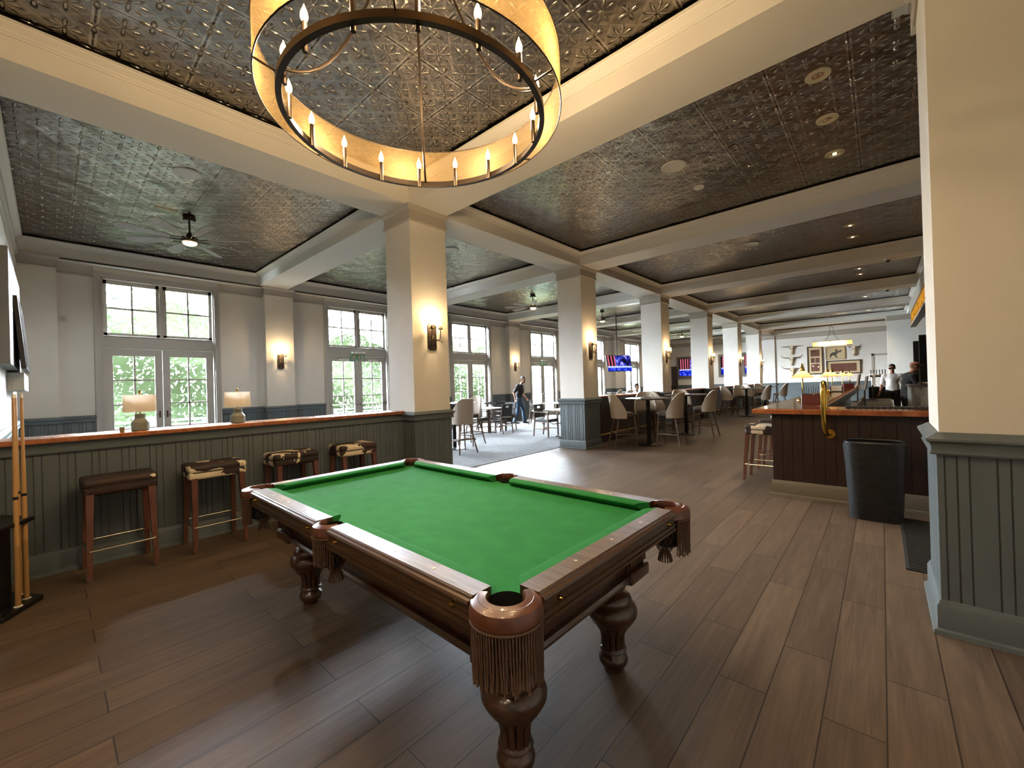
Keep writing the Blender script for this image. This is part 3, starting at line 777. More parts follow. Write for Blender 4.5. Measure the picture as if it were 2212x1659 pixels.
# ------------------------------------------------------------------ cue rack and cues
rk = thing('cue_rack', 'black floor cue rack beside the left pillar, holding wooden cues', 'cue rack', (.30, -3.75, 0), 0)
hexa = lambda r, s=1.0: [(r*math.cos(a)*s, r*math.sin(a)) for a in [PI/2+k*PI/3 for k in range(6)]]
m = MB(); m.prism(hexa(.335, .95), 0, .035, bev=.006); m.build('base', M['blackplastic'], rk)
m = MB(); m.prism(hexa(.30, .95), .575, .605, bev=.006); m.build('top_plate', M['blackplastic'], rk)
m = MB()
for a in [PI/2+PI/6+k*PI/3 for k in range(6)]:
    m.box(-.055, .155, .035, .055, .185, .576, .004, M=Matrix.Rotation(a-PI/2, 4, 'Z'))
m.build('side_slats', M['blackplastic'], rk)
m = MB(); m.lathe([(.07, .035), (.07, .575)], n=16); m.build('post', M['blackplastic'], rk)
m = MB()
for a in [PI/2+k*PI/6 for k in range(12)]:
    m.lathe([(.022, .035), (.022, .040), (.016, .043)], c=(.255*math.cos(a), .255*math.sin(a), 0), n=14)
m.build('butt_cups', M['white'], rk)
cq = None
for i, (a, lab) in enumerate(((PI/2-.02, 'pool cue in the rack standing nearest the half wall, right of the pair'), (PI/2+PI/6, 'pool cue in the rack left of the pair by the half wall'),
                 (PI/2-PI/6, 'pool cue at the near side of the black rack, cut by the photo edge'))):
    x, y = .30+.255*math.cos(a), -3.75+.255*math.sin(a)
    if cq is None:
        cq = thing('pool_cue', lab, 'cue', (x, y, .043), 0, 'cues in the rack')
        m = MB(); m.lathe([(.0150, 0), (.0152, .02), (.0147, .40)], n=16); m.build('butt', M['cuebutt'], cq, True)
        m = MB(); m.lathe([(.0147, .40), (.0135, .70), (.0066, 1.405)], n=16); m.build('shaft', M['cue'], cq, True)
        m = MB(); m.lathe([(.0138, .715), (.0140, .725), (.0138, .735)], n=16); m.build('joint_ring', M['blackplastic'], cq, True)
        m = MB(); m.lathe([(.0068, 1.405), (.0068, 1.428), (.006, 1.435)], n=14); m.build('ferrule', M['paper'], cq, True)
    else: dup(cq, (x, y, .043), a, lab)
# ------------------------------------------------------------------ chandelier over the table
CX, CY = 2.78, -1.85
WARM = (1.0, .70, .38)
ch = thing('chandelier', 'round gold gauze drum chandelier with a dark ring of candle bulbs over the pool table', 'chandelier', (CX, CY, 0))
m = MB(); N = 96
m.lathe([(.725, 3.0), (.755, 3.0), (.755, 3.036), (.725, 3.036), (.725, 3.0)], n=N, cap=False); m.build('ring', M['bronze'], ch, smooth=.6)
m = MB(); m.lathe([(.853, 3.062), (.853, 3.335)], n=N, cap=False)
sh = m.build('drum_shade', M['gauze'], ch, smooth=True)
m = MB()
for z in (3.06, 3.335): m.tube([(.853*math.cos(a), .853*math.sin(a), z) for a in [2*PI*i/N for i in range(N)]], .004, 6, closed=True)
m.build('shade_wire', M['bronze'], sh, smooth=True)
m = MB()
for i in range(6):
    a = i*PI/3+.3; m.tube([(.74*math.cos(a), .74*math.sin(a), 3.03), (.853*math.cos(a), .853*math.sin(a), 3.062)], .006, 8)
m.build('shade_struts', M['bronze'], ch)
m = MB()
for i in range(3):
    a = i*2*PI/3+2.45
    pts = []
    for k in range(13):
        q = k/12; r = .74*(1-q)**.75*(1-.0*q)+.05*q; z = 3.03+1.2*q*q*.35+1.2*q**3*.62
        pts.append((r*math.cos(a), r*math.sin(a), z))
    m.tube(pts, .008, 8)
m.build('support_arm', M['bronze'], ch, smooth=True)
m = MB(); m.lathe([(.075, 4.275), (.075, 4.25), (.05, 4.225), (.02, 4.215), (.02, 4.18), (.05, 4.17), (.05, 4.15), (.0, 4.15)], n=32); m.build('canopy', M['bronze'], ch, smooth=.5)
cand0 = None
flame = [(.0, .0), (.010, .002), (.0165, .018), (.0175, .030), (.0145, .046), (.0085, .062), (.0035, .074), (.001, .084), (.0, .085)]
NC = 16
for i in range(NC):
    a = 2*PI*i/NC+.16
    loc = (.715*math.cos(a), .715*math.sin(a), 2.985)
    if cand0 is None:
        m = MB(); m.lathe([(.012, .0), (.013, .004), (.013, .135), (.0105, .14)], n=14); m.tube([(0, 0, .02), (.02, 0, .02)], .006, 6)
        c = m.build('candle_sleeve', M['bronze'], ch, smooth=.5); cand0 = c
        m = MB(); m.lathe(flame, n=14); bl = m.build('bulb', M['bulb'], c, smooth=True, loc=(0, 0, .139))
    else:
        c = cand0.copy(); COL.objects.link(c); c.parent = ch; bb = bl.copy(); COL.objects.link(bb); bb.parent = c
    c.location = loc; c.rotation_euler = (0, 0, a)
for i in range(8):
    a = 2*PI*i/8+.3; lamp('chandelier_bulb_light', 'POINT', (CX+.72*math.cos(a), CY+.72*math.sin(a), 3.165), PW['chand'], WARM, .04)

# ------------------------------------------------------------------ sconces
def make_sconce():
    # stands out along +X from the wall at x=0
    r = thing('wall_sconce', 'x', 'sconce', (0, 0, 0), 0, 'two-arm wall sconces')
    m = MB(); pl = [(-.045, -.20), (.045, -.20), (.075, -.17), (.075, .145), (.045, .185), (-.045, .185), (-.075, .145), (-.075, -.17)]
    m.prism(pl, 0, .018, M=Matrix(((0, 0, 1, 0), (1, 0, 0, 0), (0, 1, 0, 0), (0, 0, 0, 1))), bev=.004); m.build('back_plate', M['iron'], r)
    for s_ in (-1, 1):
        m = MB(); y = s_*.075
        m.tube([(.02, s_*.0, .02), (.05, s_*.02, -.03), (.085, y*.85, -.06), (.105, y, -.03), (.11, y, .05), (.11, y, .10)], .006, 8)
        m.tube([(.02, s_*.01, -.12), (.06, s_*.05, -.06), (.09, s_*.09, -.065), (.105, s_*.105, -.085)], .005, 8); m.sphere((.105, s_*.105, -.088), .009, n=10)
        ar = m.build('arm', M['iron'], r, smooth=True)
        m = MB(); m.lathe([(.008, .095), (.04, .100), (.043, .104), (.026, .108), (.024, .125), (.010, .128), (.010, .15), (0, .15)], c=(.11, y, 0), n=20); m.build('candle_cup', M['iron'], ar, smooth=.5)
        m = MB(); m.lathe([(.023, .11), (.036, .125), (.036, .16), (.032, .20), (.035, .235), (.044, .255)], c=(.11, y, 0), n=24, cap=False); m.build('glass_shade', M['clear'], ar, smooth=True)
        m = MB(); m.lathe([(p*1.15, q*1.0) for p, q in flame], c=(.11, y, .148), n=14); m.build('bulb', M['bulb'], ar, smooth=True)
    return r
sc0 = make_sconce(); first = [1]
def place_sconce(x, y, z, rz, lab):
    if first[0]: first[0] = 0; r = sc0; r.location = (x, y, z); r.rotation_euler.z = rz
    else: r = dup(sc0, (x, y, z), rz)
    r['label'] = lab
    v = Matrix.Rotation(rz, 3, 'Z') @ Vector((.16, 0, .2))
    lamp('sconce_bulb_light', 'POINT', (x+v.x, y+v.y, z+v.z), PW['sconce'], WARM, .05)
nm = ['first pillar, at the end of the long half wall', 'second pillar, beside the nearest white bar chairs', 'third pillar', 'fourth pillar', 'fifth pillar', 'last pillar before the end wall']
for j in range(6): place_sconce(0, row(j+1)+.325, 2.17, 0, 'two-candle glass sconce on the '+nm[j])
nm = ['window-side pilaster between the first two glass doors', None, 'window-side pilaster behind the standing man', 'window-side pilaster seen past the second pillar', 'window-side pilaster by the hanging television', 'window-side pilaster nearest the end wall']
for j in range(6):
    if nm[j]: place_sconce(XP, row(j+1)+.43, 2.20, 0, 'two-candle glass sconce on the '+nm[j])

# ------------------------------------------------------------------ table lamps on the ledge
def make_table_lamp():
    r = thing('table_lamp', 'x', 'lamp', (0, 0, 0), 0, 'lamps on the copper ledge')
    m = MB(); m.lathe([(.064, 0), (.067, .005), (.067, .075), (.063, .082), (.045, .105), (.040, .112), (.041, .150), (.036, .155), (0, .155)], n=40)
    m.build('base', M['ceramic'], r, smooth=.5)
    m = MB(); m.lathe([(.006, .155), (.006, .185), (.010, .187), (.010, .2), (.003, .205), (.003, .345), (.010, .35), (.012, .36), (.004, .375), (0, .375)], n=14); m.build('stem', M['brass'], r, smooth=.5)
    m = MB(); m.lathe([(.121, .175), (.117, .335)], n=48, cap=False); m.build('shade', M['lshade'], r, smooth=True)
    m = MB(); m.sphere((0, 0, .25), .028, n=14); m.build('bulb', emit('lamp_bulb', '#ffcf95', 3.0), r, smooth=True)
    return r
tl0 = make_table_lamp()
for i, (y, lab) in enumerate(((-2.795, 'cream linen table lamp on the copper ledge, in front of the first glass doors'), (-1.998, 'cream linen table lamp on the copper ledge beside the first window casing'))):
    p = (-.42, y, 1.115)
    if i == 0: tl0.location = p; tl0['label'] = lab
    else: dup(tl0, p, 1.0, lab)
    lamp('table_lamp_light', 'POINT', (p[0], p[1], p[2]+.25), PW['tlamp'], WARM, .03)
t = thing('cup', 'small tan cup standing on the copper ledge left of the first lamp', 'cup', (-.33, -2.93, 1.115))
m = MB(); m.lathe([(.016, 0), (.02, .045), (.018, .045), (.015, .004), (0, .004)], n=18); m.build('body', simple('tan_cup', '#a08a68', .6), t, True)

# ------------------------------------------------------------------ ceiling fans over the window side
def make_fan():
    r = thing('ceiling_fan', 'x', 'ceiling fan', (0, 0, 0), 0, 'ceiling fans along the window side')
    m = MB(); m.lathe([(0, 4.20), (.075, 4.20), (.085, 4.215), (.085, 4.262), (.05, 4.275), (0, 4.275)], n=28); m.lathe([(.014, 3.99), (.014, 4.2)], n=12); m.lathe([(.0, 3.955), (.03, 3.955), (.04, 3.985), (.03, 4.01), (.012, 4.03)], n=20)
    m.build('downrod', M['bronze'], r, smooth=.5)
    m = MB(); m.lathe([(.06, 3.855), (.105, 3.87), (.115, 3.90), (.105, 3.94), (.06, 3.96), (0, 3.96)], n=32); m.build('motor', M['bronze'], r, smooth=.5)
    m = MB(); m.lathe([(0, 3.812), (.05, 3.817), (.085, 3.835), (.095, 3.858), (0, 3.858)], n=32); m.build('light', M['fanlight'], r, smooth=True)
    nb = 8
    b0 = None
    for i in range(nb):
        a = 2*PI*i/nb
        if b0 is None:
            m = MB()
            R3 = Matrix.Rotation(math.radians(13), 4, 'X')
            poly = [(.25, -.035), (.45, -.075), (.72, -.095), (.86, -.085), (.90, -.03), (.885, .03), (.86, .07), (.70, .075), (.45, .055), (.25, .035)]
            m.prism(poly, -.004, .004, M=Matrix.Translation((0, 0, 3.905)) @ R3, bev=.002)
            b0 = m.build('blade', M['fanwood'], r)
            m = MB(); m.tube([(.09, -.02, 3.895), (.20, -.04, 3.895), (.30, -.035, 3.90)], .006, 6); m.tube([(.09, .02, 3.895), (.20, .03, 3.905), (.30, .03, 3.912)], .006, 6)
            k0 = m.build('blade_iron', M['bronze'], b0); c = b0
        else:
            c = b0.copy(); COL.objects.link(c); c.parent = r; q = k0.copy(); COL.objects.link(q); q.parent = c
        c.rotation_euler = (0, 0, a)
    return r
f0 = make_fan()
nm = ['nearest tin bay, above the copper ledge lamps', 'second tin bay, half hidden by the first pillar', 'third tin bay, above the man and dining tables', 'fourth tin bay, seen just right of the second pillar', 'fifth tin bay, hidden in part by the third pillar', 'sixth tin bay, between the third and fourth pillars', 'last tin bay before the end wall']
for k in range(7):
    p = (-3.35, -1.83+S*k, 0)
    if k == 0: f0.location = p; f0.rotation_euler.z = .12; f0['label'] = 'eight-blade ceiling fan in the '+nm[0]
    else: dup(f0, p, .12+.31*k, 'eight-blade ceiling fan in the '+nm[k])
    lamp('fan_light', 'SPOT', (p[0], p[1], 3.79), PW['fan'], (.95, .97, 1.0) if k < 2 else (1, .84, .62), .07, spot_size=math.radians(168), spot_blend=.5)

# ------------------------------------------------------------------ things in the ceiling
def disc(name, lab, cat, x, y, r, mat, z=4.275, grp=None, inner=None):
    t = thing(name, lab, cat, (x, y, z), 0, grp)
    m = MB(); m.lathe([(0, -.012), (r*.9, -.012), (r*.93, -.014), (r, -.008), (r, 0)], n=40); m.build('grille' if inner is None else 'trim_ring', mat, t, smooth=.5)
    return t
disc('ceiling_speaker', 'round white speaker in the tin ceiling near the left fan', 'speaker', -1.743, -2.136, .155, M['white'], grp='round ceiling speakers')
disc('ceiling_speaker', 'round white speaker in the tin ceiling above the second walkway bay', 'speaker', 2.832, 2.207, .155, M['white'], grp='round ceiling speakers')
disc('ceiling_speaker', 'round white speaker in the tin ceiling of the third walkway bay', 'speaker', 2.82, 6.603, .155, M['white'], grp='round ceiling speakers')
disc('ceiling_speaker', 'pale round speaker in the second window-side tin bay, at the edge of the first pillar', 'speaker', -1.74, 2.22, .155, M['white'], grp='round ceiling speakers')
disc('sprinkler_cover', 'small round cover plate in the tin ceiling beside the large white speaker', 'sprinkler', 2.88, 3.078, .07, M['white'])
v = thing('ceiling_vent', 'small rectangular vent in the tin ceiling behind the left fan', 'vent', (-3.29, -2.12, 4.273))
m = MB(); m.box(-.08, -.14, -.01, .08, .14, 0)
for i in range(7): m.box(-.07+.02*i, -.13, -.014, -.062+.02*i, .13, -.009)
m.build('grille', M['chrome'], v)
dl = None
ys = [(1.525, 'unlit downlight with a wide trim ring, nearest the cream foreground column'), (2.424, 'unlit downlight second in the row above the bar'), (3.382, 'glowing downlight third in the row above the bar')]
n_ = 4
for y in (6.795, 7.67, 11.07, 11.88, 15.5, 16.4, 20.7):
    ys.append((y, 'glowing downlight above the bar, number %s from the camera' % ['', '', '', '', 'four', 'five', 'six', 'seven', 'eight', 'nine', 'ten'][n_])); n_ += 1
ringm = simple('downlight_trim', '#cdbf9f', .5)
for i, (y, lab) in enumerate(ys):
    if dl is None:
        dl = thing('downlight', lab, 'downlight', (4.442, y, 4.275), 0, 'downlights above the bar')
        m = MB(); m.lathe([(.052, -.004), (.055, -.012), (.098, -.012), (.102, -.006), (.102, 0)], n=36, cap=False); m.build('trim_ring', ringm, dl, smooth=.5)
        m = MB(); m.lathe([(0, -.003), (.053, -.003)], n=24, cap=False); m.lathe([(0, -.0095), (.02, -.0095), (.028, -.004)], n=18, cap=False); rf = m.build('reflector', M['chrome'], dl)
        m = MB(); m.lathe([(0, -.011), (.022, -.011)], n=20, cap=False); ds = m.build('lamp_disc', M['chrome'], dl, recalc=False)
    else:
        r = dup(dl, (4.442, y, 4.275), 0, lab)
        if i >= 2:
            for c in r.children:
                if c.name.startswith('lamp_disc'): c.data = spotmesh if i > 2 else (lambda me: (me.materials.clear(), me.materials.append(M['spot']), me)[2])(ds.data.copy()); spotmesh = c.data
    lamp('downlight_lamp', 'SPOT', (4.442, y, 4.24), PW['down'], (1, .80, .55), .04, spot_size=math.radians(85), spot_blend=.7)
for i, (y, lab) in enumerate(((9.05, 'small dome security camera under the beam nearer the foreground column'), (13.4, 'small dome security camera under the farther beam above the bar'))):
    t = thing('dome_camera', lab, 'camera', (5.0 if i else 4.98, y, HB), 0, 'dome cameras under the beams')
    m = MB(); m.lathe([(0, -.035), (.055, -.035), (.065, -.02), (.065, 0)], n=24); m.build('mount', M['white'], t, smooth=.5)
    m = MB(); m.lathe([(0, -.085), (.025, -.078), (.042, -.058), (.046, -.035)], n=24); m.build('dome', M['blackplastic'], t, smooth=True)
# small ceiling lights of the camera end of the room (out of view, same downlights)
for x, y in REAR: lamp('downlight_lamp', 'SPOT', (x, y, 4.22), PW['rear'], (1, .78, .52), .25, spot_size=math.radians(120), spot_blend=.8)
for x, y in AISLE: lamp('downlight_lamp', 'SPOT', (x, y, 4.22), PW['aisle'], (1, .80, .56), .06, spot_size=math.radians(110), spot_blend=.8)
# ------------------------------------------------------------------ barrel-back bar chairs (face +X in their own space)
def make_high_chair():
    r = thing('bar_chair', 'x', 'bar chair', (0, 0, 0), 0, 'barrel-back bar chairs')
    m = MB(); m.prism([(.23, -.19), (.23, .19), (.20, .22), (-.02, .205), (-.11, .17), (-.175, .10), (-.195, 0), (-.175, -.10), (-.11, -.17), (-.02, -.205), (.20, -.22)], .665, .755, bev=.022)
    m.build('seat', M['darkleather'], r, smooth=.9)
    # curved wrap-around shell
    b = bmesh.new(); N = 18; K = 9; outer = []; inner = []
    for i in range(N+1):
        t = -1.62+3.24*i/N
        q = abs(t)/1.62
        top = 1.165-.40*max(0, (q-.30)/.70)**1.6
        ro, ri = [], []
        for k in range(K+1):
            s = k/K; z = .63+(top-.63)*s; flare = 1+.06*s
            ro.append(b.verts.new((-.01-math.cos(t)*(.235*flare+.05*s*math.cos(t)), math.sin(t)*.255*flare, z)))
            ri.append(b.verts.new((-.01-math.cos(t)*(.205*flare+.05*s*math.cos(t)), math.sin(t)*.222*flare, z+(.0 if k < K else .012))))
        outer.append(ro); inner.append(ri)
    for i in range(N):
        for k in range(K):
            b.faces.new((outer[i][k], outer[i+1][k], outer[i+1][k+1], outer[i][k+1])); b.faces.new((inner[i][k], inner[i][k+1], inner[i+1][k+1], inner[i+1][k]))
        b.faces.new((outer[i][K], outer[i+1][K], inner[i+1][K], inner[i][K])); b.faces.new((outer[i][0], inner[i][0], inner[i+1][0], outer[i+1][0]))
    for e in (0, N):
        for k in range(K): b.faces.new((outer[e][k], outer[e][k+1], inner[e][k+1], inner[e][k]))
    m = MB(); m.merge(b); m.build('backrest', M['linen'], r, smooth=.9)
    for sx, sy in ((1, -1), (1, 1), (-1, -1), (-1, 1)):
        l = MB(); x0, x1 = (.20, .235) if sx > 0 else (-.13, -.27); l.cyl((x1, sy*.225, 0), (x0, sy*(.185 if sx > 0 else .12), .68), .0145, .022, 4, start=PI/4); l.build('leg', M['chairwood'], r)
    m = MB(); z = .24
    m.box(.205, -.205, z, .23, .205, z+.03); m.box(-.225, -.205, z+.05, -.205, .205, z+.08)
    for sy in (-1, 1): m.box(-.22, sy*.213-.010, z+.03, .22, sy*.213+.010, z+.055)
    m.build('stretcher', M['chairwood'], r)
    return r
hc0 = make_high_chair(); hfirst = [1]
def high_chair(x, y, deg, lab):
    z = .008 if x < -.62 else 0
    if hfirst[0]: hfirst[0] = 0; r = hc0; r.location = (x, y, z); r.rotation_euler.z = math.radians(deg)
    else: r = dup(hc0, (x, y, z), math.radians(deg))
    r['label'] = lab; return r
def make_high_table():
    r = thing('bar_table', 'x', 'table', (0, 0, 0), 0, 'round bar-height tables')
    m = MB(); m.lathe([(0, 1.03), (.50, 1.03), (.51, 1.04), (.51, 1.055), (.505, 1.06), (0, 1.06)], n=48); m.build('table_top', M['darktop'], r, smooth=.5)
    m = MB(); m.lathe([(.045, .03), (.045, 1.0), (.12, 1.01), (.12, 1.03)], n=20); m.build('pedestal', M['black'], r, smooth=.5)
    m = MB(); m.lathe([(.28, 0), (.285, .006), (.27, .014), (.06, .028), (.05, .04)], n=40); m.build('base', M['black'], r, smooth=.5)
    return r
ht0 = make_high_table(); tfirst = [1]
def high_table(x, y, lab):
    z = .008 if x < -.62 else 0
    if tfirst[0]: tfirst[0] = 0; r = ht0; r.location = (x, y, z)
    else: r = dup(ht0, (x, y, z))
    r['label'] = lab; return r
def menus(x, y, z, lab, n=1, rz=.3, mat='blackleather', w=.12, l=.19):
    t = thing('menu', lab, 'menu', (x, y, z), rz)
    m = MB(); m.box(-w, -l, 0, w, l, .012, .002); m.build('cover', M[mat], t)
    m = MB(); m.box(-w+.006, -l+.006, .003, w+.003, l-.004, .009); m.build('pages', M['paper'], t)
# walkway tables
high_table(.86, 5.66, 'round bar table nearest the camera, between the second and third pillars')
high_chair(.46, 5.20, 48, 'pale barrel-back chair left of the nearest bar table, its back towards the camera')
high_chair(1.36, 5.68, 180, 'pale barrel-back chair right of the nearest bar table, facing left')
high_chair(.52, 6.30, -62, 'pale barrel-back chair on the far side of the nearest bar table')
menus(.70, 5.72, 1.06, 'black menu lying on the nearest round bar table', rz=.9)
high_table(.90, 7.95, 'second round bar table, just in front of the fourth pillar wainscot')
high_chair(1.44, 7.77, 178, 'pale barrel-back chair right of the second bar table, standing alone beside the walkway')
high_chair(.42, 7.45, 50, 'pale barrel-back chair left of the second bar table, partly behind the first table')
high_chair(.55, 8.62, -60, 'pale barrel-back chair on the far side of the second bar table')
menus(.85, 8.05, 1.06, 'white paper card on the second round bar table', mat='paper', rz=.2)
high_table(.96, 14.3, 'third round bar table, seen beyond the copper corner of the bar')
high_chair(.46, 13.85, 45, 'pale barrel-back chair left of the third bar table')
high_chair(1.50, 14.25, 180, 'pale barrel-back chair right of the third bar table, facing left')
high_chair(.62, 14.95, -60, 'pale barrel-back chair on the far side of the third bar table')
high_table(.92, 17.9, 'farthest round bar table on the walkway, before the end wall')
high_chair(1.52, 17.7, 180, 'pale barrel-back chair right of the farthest bar table')
high_chair(.42, 17.5, 45, 'pale barrel-back chair left of the farthest bar table')
high_chair(.60, 18.6, -60, 'pale barrel-back chair on the far side of the farthest bar table')
# carpet side
high_table(-2.62, 2.90, 'round bar table on the carpet right behind the first pillar')
high_chair(-2.00, 2.58, 170, 'pale barrel-back chair seen from behind, just right of the first pillar')
high_chair(-3.05, 2.45, 50, 'pale barrel-back chair left of the first pillar, above the end of the copper ledge')
high_chair(-2.75, 3.55, -80, 'pale barrel-back chair hidden behind the first pillar at the carpet bar table')
for i, (x, y, a, lab) in enumerate(((-1.35, 8.9, 180, 'white-lit barrel-back chair top over the dark half wall, leftmost of the row'), (-2.05, 9.5, 200, 'white-lit barrel-back chair top over the dark half wall, second of the row'),
        (-1.55, 10.6, 180, 'white-lit barrel-back chair top over the dark half wall, third of the row'), (-1.6, 11.6, 190, 'white-lit barrel-back chair top over the dark half wall, left of the seated guests'),
        (-1.35, 14.9, 200, 'pale barrel-back chair below the first framed television'))):
    high_chair(x, y, a, lab)
high_table(-2.2, 10.4, 'round bar table on the carpet behind the dark half wall')

# ------------------------------------------------------------------ low dining chairs and tables
def make_dining_chair():   # faces +X
    r = thing('dining_chair', 'x', 'chair', (0, 0, 0), 0, 'wooden dining armchairs')
    m = MB(); m.box(-.22, -.23, .41, .24, .23, .475, .02, seg=3); m.build('seat', M['blackleather'], r, smooth=.8)
    # back panel with a hand hole
    T = Matrix.Translation((-.225, 0, .50)) @ Matrix.Rotation(math.radians(-9), 4, 'Y')
    m = MB()
    m.box(-.014, -.225, .0, .014, .225, .27, .004, M=T); m.box(-.014, -.225, .33, .014, .225, .38, .004, M=T)
    m.box(-.014, -.225, .27, .014, -.065, .33, .003, M=T); m.box(-.014, .065, .27, .014, .225, .33, .003, M=T)
    m.build('backrest', M['blackleather'], r)
    for sx, sy in ((1, -1), (1, 1), (-1, -1), (-1, 1)):
        l = MB()
        if sx > 0: l.box(.205, sy*.225-.019, 0, .243, sy*.225+.019, .66, .004)
        else: l.tube([(-.29, sy*.215, 0), (-.235, sy*.225, .42), (-.245, sy*.225, .62)], [.019, .022, .018], 6)
        l.build('leg', M['chairwood'], r)
    for sy in (-1, 1):
        m = MB(); m.box(-.25, sy*.225-.024, .655, .255, sy*.225+.024, .68, .006); m.build('armrest', M['chairwood'], r)
    m = MB()
    m.box(-.24, -.225, .385, .235, .225, .412)
    for sy in (-1, 1): m.box(-.26, sy*.222-.012, .19, .225, sy*.222+.012, .215)
    m.box(-.03, -.222, .19, -.005, .222, .215)
    m.build('rails', M['chairwood'], r)
    return r
dc0 = make_dining_chair(); dfirst = [1]
def dining_chair(x, y, deg, lab):
    if dfirst[0]: dfirst[0] = 0; r = dc0; r.location = (x, y, .008); r.rotation_euler.z = math.radians(deg)
    else: r = dup(dc0, (x, y, .008), math.radians(deg))
    r['label'] = lab; return r
def make_dining_table():
    r = thing('dining_table', 'x', 'table', (0, 0, 0), 0, 'square dining tables')
    m = MB(); m.box(-.42, -.42, .715, .42, .42, .75, .005); m.build('table_top', M['tablewood'], r)
    m = MB(); m.lathe([(.04, .03), (.04, .69), (.15, .70), (.15, .715)], n=18); m.build('pedestal', M['black'], r, smooth=.5)
    m = MB(); m.box(-.30, -.035, 0, .30, .035, .03, .006); m.box(-.035, -.30, 0, .035, .30, .03, .006); m.build('base', M['black'], r)
    return r
dt0 = make_dining_table(); d2 = [1]
def dining_table(x, y, deg, lab):
    if d2[0]: d2[0] = 0; r = dt0; r.location = (x, y, .008); r.rotation_euler.z = math.radians(deg)
    else: r = dup(dt0, (x, y, .008), math.radians(deg))
    r['label'] = lab
dining_table(-4.27, 5.68, 0, 'square dining table nearest the first pillar, with two armchairs in front')
dining_chair(-4.33, 5.27, 90, 'dark-backed armchair at the near side of the first dining table, seen from behind')
dining_chair(-3.80, 5.72, 180, 'dark-backed armchair right of the first dining table, in front of the man')
dining_chair(-4.25, 6.40, -90, 'armchair on the far side of the first dining table, back lit pale by the windows')
dining_chair(-4.98, 5.62, 0, 'armchair at the left of the first dining table, beside the pillar edge')
menus(-4.35, 5.8, .758, 'paper menu lying on the first dining table', mat='paper', rz=.5)
dining_table(-1.50, 5.80, 0, 'dining table half hidden by the second pillar')
dining_chair(-2.16, 5.83, 0, 'armchair left of the second pillar, alone on the open carpet')
dining_chair(-1.45, 6.5, -90, 'armchair on the far side of the table hidden by the second pillar')
menus(-1.62, 5.7, .758, 'white sheet on the dining table beside the second pillar', mat='paper', rz=.2)
dining_table(-3.95, 8.85, 0, 'dining table right of the standing man')
dining_chair(-4.52, 8.42, 30, 'armchair just right of the standing man, its slotted back towards the camera')
dining_chair(-3.35, 8.75, 180, 'armchair beyond the open carpet with its back lit, left of the second pillar')
dining_chair(-3.9, 9.55, -90, 'armchair on the far side of the dining table right of the man')
dining_table(-2.2, 12.6, 0, 'dining table below the hanging television')
dining_chair(-2.9, 12.6, 0, 'armchair left of the table below the hanging television')
dining_chair(-2.2, 11.9, 90, 'armchair on the near side of the table below the hanging television')
t = thing('bus_tray_stand', 'dark tray on a black stand behind the first dining table', 'tray stand', (-5.2, 7.0, .008), .15)
m = MB(); m.box(-.25, -.36, .80, .25, .36, .815); m.box(-.25, -.36, .815, -.235, .36, .87); m.box(.235, -.36, .815, .25, .36, .87); m.box(-.25, -.36, .815, .25, -.345, .87); m.box(-.25, .345, .815, .25, .36, .87); m.build('tray', M['blackplastic'], t)
m = MB()
for sy in (-.28, .28):
    m.tube([(-.2, sy, 0), (.2, sy, .80)], .012, 8); m.tube([(.2, sy, 0), (-.2, sy, .80)], .012, 8)
m.build('legs', M['black'], t)

# ------------------------------------------------------------------ the bar
BX, BY = 3.805, 2.565
bar = thing('bar_counter', 'long wooden bar with a copper edge and pale reflective top', 'bar', (BX, BY, 0))
m = MB(); L = 14.7; Wd = 2.66
m.box(0, 0, .12, .10, L, 1.0); m.box(.10, 0, .12, Wd, .10, 1.0)
# tongue-and-groove boards on the two visible faces
for i in range(26):
    x = i*.102; m.box(x+.002, -.010, .17, min(x+.100, Wd), 0, 1.0, .003)
for i in range(60):
    y = i*.102; m.box(-.010, y+.002, .17, 0, y+.100, 1.0, .003)
m.build('front_boards', M['barwood'], bar)
m = MB(); m.sweep([(0, L), (0, 0), (Wd, 0)], [(o+.0, z) for o, z in BASE], closed=False); m.build('plinth', simple('plinth_paint', '#6b6252', .5), bar, smooth=.5)
ox, oy = -.185, -.165
def Lslab(x0, y0, w1, w2, z0, z1, inset=0.0):
    return [(x0+inset, y0+inset), (Wd, y0+inset), (Wd, y0+w2-inset), (x0+w1-inset, y0+w2-inset), (x0+w1-inset, L), (x0+inset, L)]
m = MB(); m.prism(Lslab(ox, oy, .62, .62, 0, 0), .998, 1.052, bev=.004); m.build('copper_edge', M['copperedge'], bar)
k = NT('bar_top_varnished'); v = k.obj(); f = k.noise(k.mapping(v, (3, .6, 1)), 3.0, 4).outputs[0]
k.p(Base__Color=k.ramp(f, [(.3, lin('#7a4a2a')), (.7, lin('#a56d40'))]), Roughness=.12, Metallic=.35); k.b.inputs['Coat Weight'].default_value = 1.0; k.b.inputs['Coat Roughness'].default_value = .06
m = MB(); m.prism(Lslab(ox, oy, .62, .62, 0, 0, .03), 1.052, 1.058); m.build('bar_top', k.m, bar)
m = MB(); m.prism([(ox+.62, oy+.62), (Wd, oy+.62), (Wd, oy+.66), (ox+.66, oy+.66), (ox+.66, L), (ox+.62, L)], .93, 1.045); m.build('inner_rail', M['darktop'], bar)
